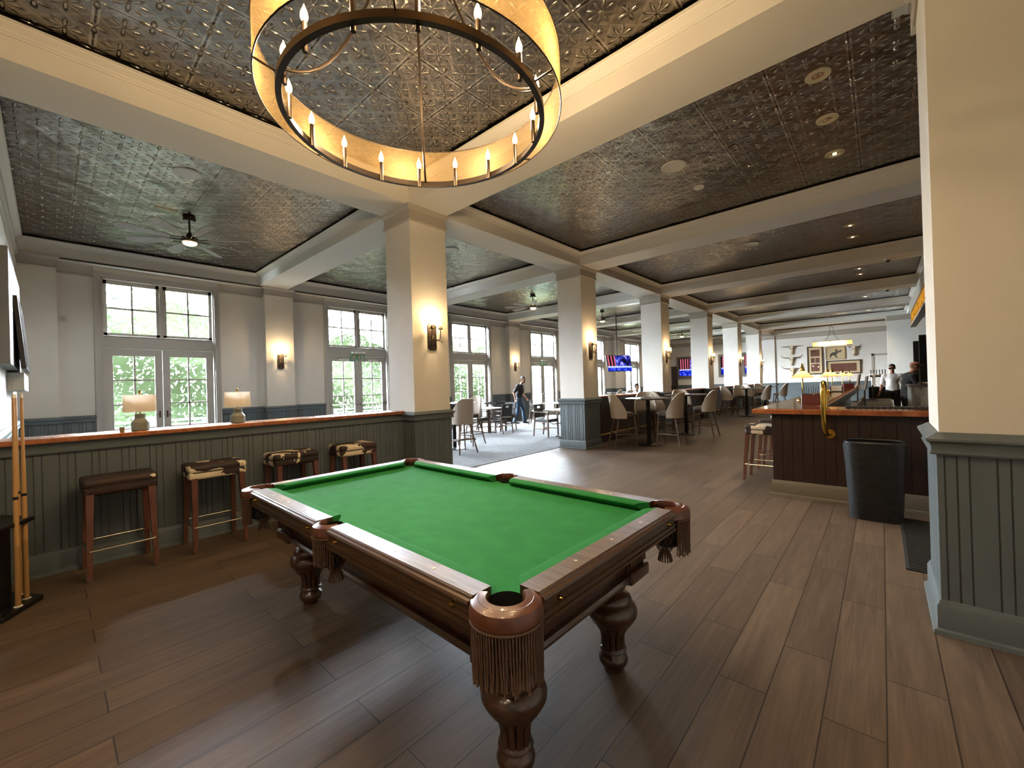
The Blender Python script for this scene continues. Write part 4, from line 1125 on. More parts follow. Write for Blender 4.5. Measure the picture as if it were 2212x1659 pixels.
# brass pull rail: big hoop at the near end
t = thing('brass_rail', 'polished brass hoop rail curving up from the near end of the bar', 'rail', (4.345, BY, 0))
m = MB()
pts = [(0, .0, .775), (0, -.06, .775)]
for k in range(13):
    a = -PI/2+ (PI)*k/12*.5; pts.append((0, -.06-.115*math.cos(a)*1.0-.0, .775+.115+.115*math.sin(a)))
pts = [(.02, -.012, .775), (.0, -.09, .775), (-.005, -.15, .80), (-.012, -.185, .86), (-.015, -.20, .95), (-.016, -.205, 1.10), (-.016, -.20, 1.22)]
for k in range(1, 9):
    a = PI*k/8; pts.append((-.014, -.13-.07*math.cos(a), 1.235+.125*math.sin(a)))
pts += [(-.012, -.06, 1.16), (-.01, -.06, 1.055)]
from mathutils import geometry
def smooth_pts(P, n=6):
    P = [Vector(p) for p in P]; out = []
    for i in range(len(P)-1):
        p0 = P[max(i-1, 0)]; p1 = P[i]; p2 = P[i+1]; p3 = P[min(i+2, len(P)-1)]
        for k in range(n):
            t_ = k/n
            out.append(.5*((2*p1)+(p2-p0)*t_+(2*p0-5*p1+4*p2-p3)*t_*t_+(3*p1-p0-3*p2+p3)*t_**3))
    return out+[P[-1]]
m.tube(smooth_pts(pts), .025, 16); m.build('hoop', M['brass'], t, smooth=True)
m = MB(); m.cyl((.02, -.012, .775), (.02, -.026, .775), .058, .052, 28); m.build('wall_flange', M['brass'], t, smooth=.5)
m = MB(); m.lathe([(.042, 1.058), (.042, 1.066), (.028, 1.072)], c=(-.01, -.06, 0), n=24); m.build('top_flange', M['brass'], t, smooth=.5)
# lamps on the bar
def make_bar_lamp():
    r = thing('bar_lamp', 'x', 'lamp', (0, 0, 0), 0, 'brass lamps along the bar')
    m = MB(); m.lathe([(.078, 0), (.082, .006), (.080, .016), (.062, .022), (.055, .035), (.030, .045), (.018, .062), (.011, .07)], n=36); m.build('base', M['brass'], r, smooth=.6)
    m = MB(); m.lathe([(.010, .065), (.009, .36), (.016, .365), (.016, .375), (.006, .38)], n=16); m.build('post', M['brass'], r, smooth=.6)
    m = MB(); m.lathe([(.148, .358), (.145, .364), (.048, .462)], n=48, cap=False); m.build('shade', M['gshade'], r, smooth=True)
    m = MB(); m.lathe([(.05, .460), (.034, .475), (.03, .505), (.020, .515), (.022, .535), (.010, .55), (.012, .57), (0, .585)], n=24); m.build('finial', M['brass'], r, smooth=.6)
    m = MB(); m.sphere((0, 0, .41), .022, n=12); m.build('bulb', emit('bar_lamp_bulb', '#ffc885', 8.0), r, smooth=True)
    return r
bl0 = make_bar_lamp()
for i, (x, y, lab) in enumerate(((3.90, 4.44, 'brass lamp with a pale cone shade at the near end of the bar'), (3.92, 8.15, 'brass lamp with a pale cone shade, second from the near end of the bar'), (3.90, 9.6, 'brass lamp with a pale cone shade, third along the bar'),
        (3.91, 12.9, 'brass lamp with a pale cone shade, fourth along the bar'), (3.91, 16.6, 'brass lamp with a pale cone shade at the far end of the bar'))):
    p = (x, y, 1.058)
    if i == 0: bl0.location = p; bl0['label'] = lab
    else: dup(bl0, p, .7*i, lab)
    lamp('bar_lamp_light', 'POINT', (x, y, 1.058+.40), PW['barlamp'], WARM, .03)
# napkin boxes
nb = None
for i, (x, y, lab) in enumerate(((4.10, 3.62, 'maroon napkin caddy with black straws beside the nearest bar lamp'), (4.06, 12.4, 'maroon napkin caddy far down the bar'))):
    if nb is None:
        nb = thing('napkin_caddy', lab, 'caddy', (x, y, 1.058), .15, 'caddies on the bar')
        m = MB(); q = .12
        m.box(-.12, -q, 0, .12, q, .006); m.box(-.12, -q, 0, -.112, q, .13); m.box(.112, -q, 0, .12, q, .13); m.box(-.12, -q, 0, .12, -q+.008, .13); m.box(-.12, q-.008, 0, .12, q, .13); m.box(-.004, -q, 0, .004, q, .12)
        m.build('box', M['terracotta'], nb)
        m = MB()
        for k in range(9): m.tube([(-.09+.02*k, -.05+.012*k, .02), (-.12+.028*k, -.09+.02*k, .23+.01*(k % 3))], .004, 6)
        m.build('straws', M['blackplastic'], nb)
        m = MB(); m.box(.02, -.08, .01, .10, .08, .14, .003); m.build('napkins', M['blackleather'], nb)
    else: dup(nb, (x, y, 1.058), .3, lab)
# condiment rack with cards
t = thing('card_rack', 'small wooden rack holding white cards on the bar', 'rack', (4.02, 8.9, 1.058), .1)
m = MB(); m.box(-.12, -.08, 0, .12, .08, .02); m.box(-.12, -.08, 0, -.10, .08, .13); m.box(.10, -.08, 0, .12, .08, .13); m.build('frame', M['barwood'], t)
m = MB(); m.box(-.095, -.02, .02, .095, .02, .14); m.build('cards', M['paper'], t)
# order screens standing behind the bar
scn = None
for i, (x, y, z, rz, lab) in enumerate(((4.40, 8.6, 1.10, -1.62, 'slim grey order screen standing near the middle of the bar'), (4.56, 7.0, 1.05, -1.60, 'slim grey order screen above the drainboards behind the bar'), (4.64, 9.6, 1.10, -1.52, 'tall tilted order screen near the beer taps'))):
    if scn is None:
        scn = thing('order_screen', lab, 'screen', (x, y, z), rz, 'order screens behind the bar')
        m = MB(); m.box(-.17, -.014, .10, .17, .014, .36, .005, M=Matrix.Rotation(-.15, 4, 'X')); m.build('display', M['white'], scn)
        m = MB(); m.box(-.155, -.018, .115, .155, -.013, .345, M=Matrix.Rotation(-.15, 4, 'X')); m.build('screen', M['offscreen'], scn)
        m = MB(); m.box(-.03, 0, -.24, .03, .02, .16); m.box(-.09, -.08, -.26, .09, .08, -.24); m.build('stand', M['blackplastic'], scn)
    else: dup(scn, (x, y, z), rz, lab)
# under-bar stainless units
ub = None
for i, (y, lab) in enumerate(((5.4, 'steel drainboard unit behind the bar, nearest'), (7.2, 'steel sink unit behind the bar, under the order screen'), (9.4, 'steel ice-bin unit behind the bar, farthest'))):
    if ub is None:
        ub = thing('underbar_unit', lab, 'sink unit', (4.72, y, 0), 0, 'steel units behind the bar')
        m = MB(); m.box(-.26, -.8, .70, .26, -.76, .84); m.box(-.26, .76, .70, .26, .8, .84); m.box(-.26, -.8, .70, -.23, .8, .92); m.box(.235, -.8, .70, .26, .8, .82); m.box(-.26, -.8, .70, .26, .8, .73); m.build('basin', M['chrome'], ub)
        m = MB(); m.box(-.22, -.7, .80, .22, .0, .83); m.box(-.2, .05, .78, .2, .7, .80); m.build('bottle_tray', M['black'], ub)
        for sx in (-1, 1):
            for sy in (-1, 1):
                m = MB(); m.cyl((sx*.22, sy*.72, 0), (sx*.22, sy*.72, .71), .018, n=10); m.build('leg', M['chrome'], ub)
    else: dup(ub, (4.72, y, 0), 0, lab)
t = thing('service_mat', 'long black rubber bar mat along the near end of the bar top', 'mat', (5.12, 2.86, 1.058))
m = MB(); m.box(-.62, -.10, 0, .62, .10, .012, .003)
for i in range(24): m.box(-.60+.05*i, -.085, .012, -.575+.05*i, .085, .018)
m.build('mat', M['rubber'], t)
# beer tower and pewter cabinet
t = thing('beer_tower', 'polished beer tap tower with a row of handles behind the bar', 'beer tap', (4.72, 16.2, 0))
m = MB(); m.cyl((-.16, 0, 1.0), (-.16, 0, 1.38), .03, n=16); m.cyl((.16, 0, 1.0), (.16, 0, 1.38), .03, n=16); m.cyl((-.22, 0, 1.40), (.22, 0, 1.40), .06, n=20); m.build('tower', M['chrome'], t, smooth=.5)
m = MB()
for i in range(6): m.cyl((-.19+.076*i, -.06, 1.42), (-.19+.076*i, -.07, 1.58), .010, .015, 10); m.sphere((-.19+.076*i, -.07, 1.59), .017, n=8)
m.build('tap_handles', M['blackplastic'], t, smooth=.5)
m = MB(); m.box(-.26, -.3, 0, .26, .3, 1.0, .01); m.build('cooler_base', M['black'], t)
t = thing('back_bar_cabinet', 'cabinet faced in mottled pewter at the right, in front of the back bar', 'cabinet', (5.75, 8.6, 0))
m = MB(); m.box(-.50, -.5, .05, .70, 1.2, 1.16); m.build('body', M['pewter'], t)
m = MB(); m.box(-.53, -.53, 1.16, .72, 1.2, 1.20, .004); m.build('counter', M['darktop'], t)
m = MB(); m.lathe([(.0, 1.20), (.14, 1.20), (.17, 1.24), (.16, 1.25), (.0, 1.235)], c=(-.22, -.2, 0), n=24); m.build('dish', M['chrome'], t, smooth=.5)
# back bar: dark uprights with amber lit fascia
t = thing('back_bar', 'dark back bar frame with a glowing amber fascia at the right', 'bar shelf', (5.55, 11.0, 0))
m = MB()
for y in (-.5, 2.6, 5.6): m.box(.10, y, 1.16, .26, y+.14, 2.55)
m.box(.26, -.5, 0, .9, 6.2, 1.16); m.box(.88, -7.8, 0, .93, 9.8, 3.9); m.build('frame', M['black'], t)
for i, z in enumerate((1.55, 1.95)):
    m = MB(); m.box(.28, -.4, z, .55, 5.6, z+.02); m.build('shelf', M['darktop'], t)
m = MB(); m.box(.11, -5, 3.18, .15, 6.6, 3.58); m.build('amber_fascia', M['amber'], t)
m = MB(); m.box(.08, -7.8, 3.12, .24, 6.7, 3.18); m.box(.08, -7.8, 3.58, .20, 6.7, HB); m.build('fascia_frame', M['trim'], t)
# bin and floor mat at the near end
t = thing('trash_bin', 'tall bin draped in a black liner at the end of the bar', 'bin', (4.745, 2.14, 0))
b = bmesh.new(); rings = []
rnd = random.Random(5)
zs = [0, .03, .15, .35, .55, .70, .745, .755]
for z in zs:
    rg = []
    for i in range(56):
        a = 2*PI*i/56; w_ = (.20+.035*z/.75); d_ = (.165+.03*z/.75)
        e = 4.0; ca, sa = math.cos(a), math.sin(a); rr = (abs(ca)**e+abs(sa)**e)**(-1/e)
        wob = 1+.018*math.sin(a*9+z*3)*(z/.75)**.5+.012*math.sin(a*17+z*7)
        rg.append(b.verts.new((ca*rr*w_*wob, sa*rr*d_*wob, z+(.012*math.sin(a*5) if z > .6 else 0))))
    rings.append(rg)
for p, q in zip(rings, rings[1:]):
    for i in range(56): b.faces.new((p[i], p[(i+1) % 56], q[(i+1) % 56], q[i]))
b.faces.new(list(reversed(rings[0])))
m = MB(); m.merge(b); m.build('liner', M['bagplastic'], t, smooth=.9)
m = MB(); m.tube([(.222*math.cos(a)*(abs(math.cos(a))**4+abs(math.sin(a))**4)**-.25, .18*math.sin(a)*(abs(math.cos(a))**4+abs(math.sin(a))**4)**-.25, .757) for a in [2*PI*i/40 for i in range(40)]], .012, 8, closed=True); m.build('rim', M['blackplastic'], t, smooth=True)
t = thing('floor_mat', 'black ribbed rubber mat on the floor behind the foreground column', 'mat', (5.42, 1.52, 0))
m = MB(); m.box(-.50, -.73, 0, .50, .70, .012, .003)
for i in range(36): m.box(-.48, -.71+.039*i, .012, .48, -.69+.039*i, .018)
m.build('mat', M['rubber'], t)
# ------------------------------------------------------------------ end wall: skulls, pictures, door, linear chandelier
def make_skull(name, lab, x, z, span, up, s=1.0):
    t = thing('longhorn_skull', lab, 'skull', (x, YE, z), 0, 'longhorn skulls on the end wall')
    b = MB()
    b.lathe([(0, -.36*s), (.05*s, -.35*s), (.062*s, -.28*s), (.060*s, -.18*s), (.085*s, -.05*s), (.125*s, .06*s), (.135*s, .12*s), (.10*s, .17*s), (.0, .19*s)], n=20, M=Matrix.Translation((0, -.07, 0)) @ Matrix.Diagonal((1, .62, 1, 1)))
    sk = b.build('skull', M['bonewhite'], t, smooth=.9)
    e = MB()
    for q in (-1, 1): e.sphere((q*.075*s, -.135, .02*s), .03*s, .9, .6, 1.1, n=10); e.sphere((q*.022*s, -.118, -.27*s), .014*s, 1, .6, 1.8, n=8)
    e.build('eye_sockets', M['hair'], sk, smooth=True)
    for q in (-1, 1):
        h = MB(); P = [(q*.10*s, -.08, .12*s), (q*span*.30, -.09, .12*s+.0*up), (q*span*.65, -.11, .12*s+.10*up), (q*span*.88, -.11, .12*s+.45*up), (q*span, -.10, .12*s+1.0*up)]
        h.tube(smooth_pts(P, 5), [.036*(1-.85*i/20) for i in range(21)], 10); h.build('horn', M['horn'], t, smooth=True)
make_skull('a', 'longhorn skull with level horns, topmost of the three at the left of the end wall', .87, 3.12, .55, .02)
make_skull('b', 'longhorn skull with upswept horns, middle of the three at the left of the end wall', .85, 2.45, .55, .20)
make_skull('c', 'longhorn skull lowest of three, half behind the nearest bar lamp', .87, 1.80, .56, .24)
make_skull('d', 'smaller horned skull right of the linear chandelier', 3.72, 2.85, .30, .18, 1.0)
def picture(lab, x0, x1, z0, z1, fr, frmat, art):
    t = thing('picture', lab, 'picture', ((x0+x1)/2, YE, (z0+z1)/2), 0)
    w_, h_ = (x1-x0)/2, (z1-z0)/2
    m = MB(); m.box(-w_, -.04, -h_, -w_+fr, 0, h_); m.box(w_-fr, -.04, -h_, w_, 0, h_); m.box(-w_, -.04, -h_, w_, 0, -h_+fr); m.box(-w_, -.04, h_-fr, w_, 0, h_); m.build('frame', frmat, t)
    m = MB(); m.box(-w_+fr, -.012, -h_+fr, w_-fr, 0, h_-fr); m.build('mat_board', M['mat_board'], t)
    for a0, a1, b0, b1, mt in art:
        m = MB(); m.box(a0*w_, -.016, b0*h_, a1*w_, -.011, b1*h_); m.build('print', mt, t)
    m = MB(); m.box(-w_+fr, -.026, -h_+fr, w_-fr, -.023, h_-fr); m.build('glass', M['pictureglass'], t)
    return t
R_ = M['redprint']
picture('tall framed picture of dark red weavings left of the linear chandelier', 1.60, 2.34, 1.55, 3.16, .06, M['brownframe'], [(-.58, .58, .28, .76, R_), (-.56, -.06, -.18, .18, R_), (.02, .56, -.18, .18, R_), (-.54, .54, -.78, -.26, R_)])
picture('wide framed picture of a dark red weaving below the bucking horse', 2.47, 4.0, 1.53, 2.29, .06, M['brownframe'], [(-.74, .74, -.62, .55, R_)])
hp = picture('small framed drawing of a bucking horse and rider', 2.46, 3.34, 2.35, 3.06, .03, simple('gilt_frame', '#a8885a', .4, .3), [])
m = MB()   # horse silhouette as raised ink shape
T = lambda pts: [(x, z) for x, z in pts]
body = [(-.26, -.16), (-.22, -.02), (-.10, .06), (.0, .04), (.10, .10), (.20, .15), (.29, .16), (.30, .11), (.24, .10), (.28, .03), (.22, .06), (.13, .03), (.06, -.06), (.02, -.12), (.10, -.24), (.03, -.26), (-.04, -.14), (-.10, -.10), (-.18, -.16), (-.22, -.26), (-.25, -.24)]
ink = MB(); ink.prism(body, 0, .003, M=Matrix(((1, 0, 0, 0), (0, 0, -1, -.013), (0, 1, 0, 0), (0, 0, 0, 1)))); ink.build('horse_drawing', simple('ink', '#4a4238', .7), hp)
ink = MB(); ink.prism([(-.02, .05), (.0, .20), (.06, .24), (.10, .20), (.08, .10), (.05, .05)], 0, .003, M=Matrix(((1, 0, 0, 0), (0, 0, -1, -.013), (0, 1, 0, 0), (0, 0, 0, 1)))); ink.build('rider_drawing', simple('ink_rider', '#5c5346', .7), hp)
d = thing('door_7', None, None, (4.95, YE, 0), kind='structure')
m = MB(); m.box(-.53, -.04, 0, -.43, 0, 2.55); m.box(.43, -.04, 0, .53, 0, 2.55); m.box(-.53, -.04, 2.45, .53, 0, 2.55); m.build('casing', M['trim'], d)
m = MB(); m.box(-.43, -.02, 0, .43, 0, 2.45); m.box(-.30, -.03, 1.2, .30, -.02, 2.3, .004); m.box(-.30, -.03, .2, .30, -.02, 1.0, .004); m.build('door_leaf', M['plaster'], d)
lc = thing('linear_chandelier', 'long glowing glass linear chandelier hanging before the end wall', 'chandelier', (2.95, 23.4, 0), 0)
m = MB()
for i in range(24):
    a = 2*PI*i/24
pth = [(-.80, -.16), (.80, -.16), (.80, .16), (-.80, .16)]
m.sweep(pth, [(0, 2.98), (0, 3.20)]); m.build('glass_panels', M['gshade'], lc)
m = MB()
for z in (2.975, 3.205): m.sweep(pth, [(-.008, z-.006), (.008, z-.006), (.008, z+.006), (-.008, z+.006), (-.008, z-.006)])
for sx in (-.22, .22): m.tube(smooth_pts([(sx*1.6, 0, 3.2), (sx*.8, 0, 3.4), (sx*.35, 0, 3.7), (sx*.33, 0, 3.95)]), .008, 8)
m.tube([(-.1, 0, 3.95), (.1, 0, 3.95)], .008, 8); m.tube([(0, 0, 3.95), (0, 0, 4.275)], .008, 8); m.build('frame', M['bronze'], lc, smooth=.5)
m0 = None
for i in range(6):
    m = MB(); m.sphere((-.65+.26*i, 0, 3.09), .04, n=12); m.build('bulb', emit('linear_bulb', '#ffd58f', 6.0) if i == 0 else bpy.data.materials['linear_bulb'], lc, smooth=True)
lamp('linear_chandelier_light', 'POINT', (2.6, 23.4, 3.09), PW['linear'], WARM, .08); lamp('linear_chandelier_light', 'POINT', (3.3, 23.4, 3.09), PW['linear'], WARM, .08)

# ------------------------------------------------------------------ televisions
def framed_tv(lab, x0, x1, z0, z1, mt):
    t = thing('television', lab, 'television', ((x0+x1)/2, YE, (z0+z1)/2), 0, 'framed televisions on the end wall')
    w_, h_ = (x1-x0)/2, (z1-z0)/2; fr = .14
    m = MB(); m.box(-w_, -.10, -h_, -w_+fr, 0, h_, .01); m.box(w_-fr, -.10, -h_, w_, 0, h_, .01); m.box(-w_+fr, -.10, -h_, w_-fr, 0, -h_+fr, .01); m.box(-w_+fr, -.10, h_-fr, w_-fr, 0, h_, .01); m.build('wood_frame', M['greywood'], t)
    m = MB(); m.box(-w_+fr, -.05, -h_+fr, w_-fr, -.01, h_-fr); m.build('casing', M['blackplastic'], t)
    m = MB(); m.box(-w_+fr+.025, -.056, -h_+fr+.025, w_-fr-.025, -.05, h_-fr-.025); m.build('screen', mt, t)
framed_tv('large television in a grey wood frame beside the brown door', -5.90, -3.75, 1.57, 3.06, M['tv1'])
framed_tv('large framed television seen between the fourth and fifth pillars', -3.20, -1.98, 1.57, 3.06, M['tv2'])
framed_tv('large framed television seen between the fifth and sixth pillars', -1.80, -.75, 1.57, 3.08, M['tv1'])
t = thing('door_8', None, None, (-6.1, YE, 0), kind='structure')
m = MB(); m.box(-.2, -.05, 0, .22, 0, 2.40); m.box(-.22, -.07, 2.30, .24, 0, 2.42); m.build('door_leaf', M['barwood'], t)
tv = thing('hanging_television', 'tilted flat television hanging in front of a far window, showing a blue news picture', 'television', (-3.55, 12.9, 2.24), math.radians(63))
TT = Matrix.Rotation(math.radians(-14), 4, 'X')
m = MB(); m.box(-.62, -.02, -.36, .62, .03, .36, .008, M=TT); m.build('casing', M['blackplastic'], tv)
o = MB(); o.box(-.60, -.026, -.34, .60, -.02, .34); o = o.build('screen', M['tv1'], tv); o.rotation_euler.x = math.radians(-14)
m = MB(); m.tube([(0, .05, .1), (0, .12, .3), (0, .12, 2.03)], .02, 8); m.build('ceiling_pole', M['black'], tv)
tv = thing('wall_television', 'flat television on the left wall, seen almost edge-on', 'television', (-3.4, -3.73, 2.22), math.radians(180))
TT = Matrix.Rotation(math.radians(-4), 4, 'X')
m = MB(); m.box(-.72, -.165, -.43, .72, -.12, .43, .006, M=TT); m.build('casing', M['blackplastic'], tv)
m = MB(); m.box(-.70, -.170, -.41, .70, -.165, .41, M=TT); m.build('screen', M['offscreen'], tv)
m = MB(); m.box(-1.4, -.10, -.40, 1.1, 0, .84, .006, M=None); m.build('backing_panel', simple('grey_panel', '#77746e', .6), tv)
sb = thing('soundbar', 'grey box mounted on the left wall under the edge-on television', 'speaker', (-4.3, -3.73, 1.62), math.radians(180))
m = MB(); m.box(-.75, -.15, -.06, .75, 0, .17, .006); m.build('body', M['white'], sb)
for i, (y, lab) in enumerate(((-3.351, 'square blank wall plate left of the first glass doors, the left one'), (-3.172, 'square wall plate left of the first glass doors, the right one with a switch'))):
    t = thing('wall_plate', lab, 'wall plate', (XW, y, 2.90), 0, 'square wall plates')
    m = MB(); m.box(0, -.06, -.06, .008, .06, .06, .002); m.build('plate', simple('wall_plate', '#c4c0b7', .5) if i == 0 else bpy.data.materials['wall_plate'], t)
    if i: m = MB(); m.box(.008, -.03, -.03, .014, .03, .03); m.build('switch', M['trim'], t)

# ------------------------------------------------------------------ exit signs
def letters(parent, text, h, mat, x0=0):
    strokes = {'E': [((0, 0), (0, 1)), ((0, 1), (.6, 1)), ((0, .5), (.5, .5)), ((0, 0), (.6, 0))], 'X': [((0, 0), (.6, 1)), ((0, 1), (.6, 0))], 'I': [((.15, 0), (.15, 1))], 'T': [((0, 1), (.6, 1)), ((.3, 0), (.3, 1))]}
    wd = {'E': .8, 'X': .8, 'I': .5, 'T': .8}; tot = sum(wd[c] for c in text)-.2; x = -tot*h/2; m = MB()
    for c in text:
        for (a, b) in strokes[c]:
            m.tube([(0, x+a[0]*h, a[1]*h), (0, x+b[0]*h, b[1]*h)], .012, 6)
        x += wd[c]*h
    return m.build('lettering', mat, parent)
for i, (k, lab) in enumerate(((1, 'green hanging exit sign over the second pair of glass doors'), (3, 'green hanging exit sign over the glass doors behind the man'), (5, 'green exit sign over the far glass doors by the hanging television'))):
    t = thing('exit_sign', lab, 'exit sign', (XW+.06, YC[k]-.06, 2.27), 0, 'green exit signs')
    m = MB(); m.box(-.012, -.19, .20, .03, .19, .235, .003); m.tube([(0, -.15, .20), (0, -.15, .17)], .004, 6); m.tube([(0, .15, .20), (0, .15, .17)], .004, 6); m.build('housing', M['white'], t)
    m = MB(); m.box(-.004, -.18, -.01, -.001, .18, .19); m.build('clear_panel', M['pane'], t)
    letters(t, 'EXIT', .17, M['exitgreen'])

# ------------------------------------------------------------------ outside
m = MB(); m.box(-30, -16, -.35, XW-.16, 40, -.22); struct('ground', m, simple('lawn', '#7d8a5a', .9))
m = MB(); m.box(-9.3, -8, -.22, XW-.16, 30, -.12); struct('terrace_deck', m, M['deck'])
def hedge(x, y0, y1, h0, seed, lab):
    rnd = random.Random(seed)
    t = thing('hedge', lab, 'hedge', (x, (y0+y1)/2, -.22))
    L_ = (y1-y0)/2; core = MB()
    ny, nz = 24, 10
    f = lambda y, z: .35*math.sin(y*1.3+seed)+.25*math.sin(z*2.1+y*.7)
    V = [[core.bm.verts.new((-.35+f(-L_+2*L_*i/ny, h0*j/nz), -L_+2*L_*i/ny, h0*j/nz+.25*math.sin(i*1.1)*(j == nz))) for j in range(nz+1)] for i in range(ny+1)]
    Bk = [[core.bm.verts.new((-1.6, -L_+2*L_*i/ny, h0*j/nz)) for j in (0, nz)] for i in range(ny+1)]
    for i in range(ny):
        for j in range(nz): core.bm.faces.new((V[i][j], V[i+1][j], V[i+1][j+1], V[i][j+1]))
        core.bm.faces.new((V[i][nz], V[i+1][nz], Bk[i+1][1], Bk[i][1])); core.bm.faces.new((Bk[i][0], Bk[i][1], Bk[i+1][1], Bk[i+1][0]))
    core.build('branches', M['hedgecore'], t)
    lv = MB(); n = int(L_*2*h0*150)
    for _ in range(n):
        y = rnd.uniform(-L_, L_); z = rnd.uniform(0, h0+.5) if rnd.random() > .06 else h0+rnd.uniform(0, .8)
        c = Vector((f(y, z)-.3+rnd.uniform(-.06, .22), y, z)); s_ = rnd.uniform(.045, .09)
        u = Vector((rnd.gauss(0, 1), rnd.gauss(0, 1), rnd.gauss(0, 1))).normalized(); w_ = u.orthogonal().normalized()
        lv.face([c-u*s_, c+w_*s_*.45, c+u*s_, c-w_*s_*.45])
    o = lv.mesh('leaves', M['leaf'], recalc=False, weld=False); ob = bpy.data.objects.new('foliage', o); COL.objects.link(ob); ob.parent = t; ob['kind'] = 'stuff'
hedge(-10.4, -8, 1.2, 4.3, 1, 'tall clipped hedge seen through the first glass doors')
hedge(-10.5, 1.35, 12.5, 3.7, 5, 'lower stretch of hedge seen through the second and third glass doors')
b = thing('building', 'pale blue building beyond the terrace, through the far glass doors', 'building', (-16, 26.5, 0))
m = MB(); m.box(-3, -5.5, -.22, 0, 7.5, 6.5)
for i in range(28): m.box(-.02, -5.5, i*.23, .03, 7.5, i*.23+.02)
m.build('siding', M['bluewall'], b)
# deck railing
def railing(y0, y1, lab):
    t = thing('deck_railing', lab, 'railing', (-9.15, y0, -.12), 0, 'pale blue railing sections on the terrace')
    L_ = y1-y0; m = MB(); m.box(-.05, 0, .88, .05, L_, .93); m.box(-.03, 0, .74, .03, L_, .82); m.box(-.03, 0, .10, .03, L_, .18); m.build('rails', M['bluepaint'], t)
    m = MB()
    for i in range(int(L_/.14)): m.box(-.02, .12+.14*i, .18, .02, .19+.14*i, .74)
    m.build('balusters', M['bluepaint'], t)
    m = MB(); m.box(-.07, .0, 0, .07, .10, 1.05); m.build('post', M['bluepaint'], t)
for k in range(6): railing(-5.0+3.0*k+.01, -5.0+3.0*(k+1)-.01, ['railing section at the far left of the first glass doors', 'railing section behind the first ledge lamp', 'railing section with a gap beside the terrace chair', 'railing section behind the second glass doors', 'railing section behind the third glass doors', 'railing section behind the fourth glass doors'][k])
ac = None
for i, (y, rz, lab) in enumerate(((-1.55, PI*.55, 'pale blue slatted terrace chair behind the right leaf of the first glass doors'), (-2.9, PI*.45, 'pale blue slatted terrace chair behind the first ledge lamp'))):
    if ac is None:
        ac = thing('terrace_chair', lab, 'chair', (-8.35, y, -.12), rz, 'slatted terrace chairs')
        m = MB()
        for k in range(5): m.box(-.27+.11*k, .28, .32, -.18+.11*k, .30, 1.08, M=Matrix.Translation((0, .32, .3)) @ Matrix.Rotation(-.35, 4, 'X') @ Matrix.Translation((0, -.29, -.3)))
        m.build('back_slats', M['bluepaint'], ac)
        m = MB(); m.box(-.27, -.25, .34, .27, .30, .37); m.build('seat', M['bluepaint'], ac)
        for sx in (-1, 1):
            m = MB(); m.box(sx*.34-.06, -.32, .58, sx*.34+.06, .42, .605); m.build('armrest', M['bluepaint'], ac)
            m = MB(); m.box(sx*.30-.02, -.27, 0, sx*.30+.02, -.17, .58); m.build('leg', M['bluepaint'], ac)
            m = MB(); m.box(sx*.30-.02, .25, 0, sx*.30+.02, .35, .58); m.build('leg', M['bluepaint'], ac)
    else: dup(ac, (-8.35, y, -.12), rz, lab)
# ------------------------------------------------------------------ people (local: facing +X, their left is +Y)
def limb(m, P, n=14):
    for (a, ra), (b, rb) in zip(P, P[1:]): m.cyl(a, b, ra, rb, n=n)
    for a, ra in P: m.sphere(a, ra*1.0, n=n)
def remesh(o, size, sm=6):
    r = o.modifiers.new('Remesh', 'REMESH'); r.mode = 'VOXEL'; r.voxel_size = size; r.use_smooth_shade = True
    s_ = o.modifiers.new('Smooth', 'SMOOTH'); s_.factor = .5; s_.iterations = sm
def hand(m, w, d, side, curl=.5):
    """w wrist, d direction of the hand, side = direction of the thumb"""
    w = Vector(w); d = Vector(d).normalized(); s_ = Vector(side); s_ = (s_-d*s_.dot(d)).normalized(); nrm = d.cross(s_)
    for k in range(4):   # palm
        q = (k-1.5)*.019; limb(m, [(w+d*.01+s_*q*.6, .015), (w+d*.085+s_*q, .0125)], 8)
    for k, L_ in enumerate((.060, .072, .078, .070)):
        q = (k-1.5)*.019; p = w+d*.085+s_*q; L_ = L_
        d1 = (d*math.cos(curl*.6)+nrm*math.sin(curl*.6)); d2 = (d*math.cos(curl*1.5)+nrm*math.sin(curl*1.5)); d3 = (d*math.cos(curl*2.2)+nrm*math.sin(curl*2.2))
        p1 = p+d1*L_*.45; p2 = p1+d2*L_*.32; p3 = p2+d3*L_*.25
        limb(m, [(p, .0095), (p1, .009), (p2, .0082), (p3, .0072)], 8)
    t0 = w+d*.025+s_*.028; t1 = t0+(d*.55+s_*.7+nrm*.35).normalized()*.04; t2 = t1+(d*.85+s_*.1+nrm*.5).normalized()*.032
    limb(m, [(w+d*.015+s_*.015, .014), (t0, .013), (t1, .0105), (t2, .009)], 8)
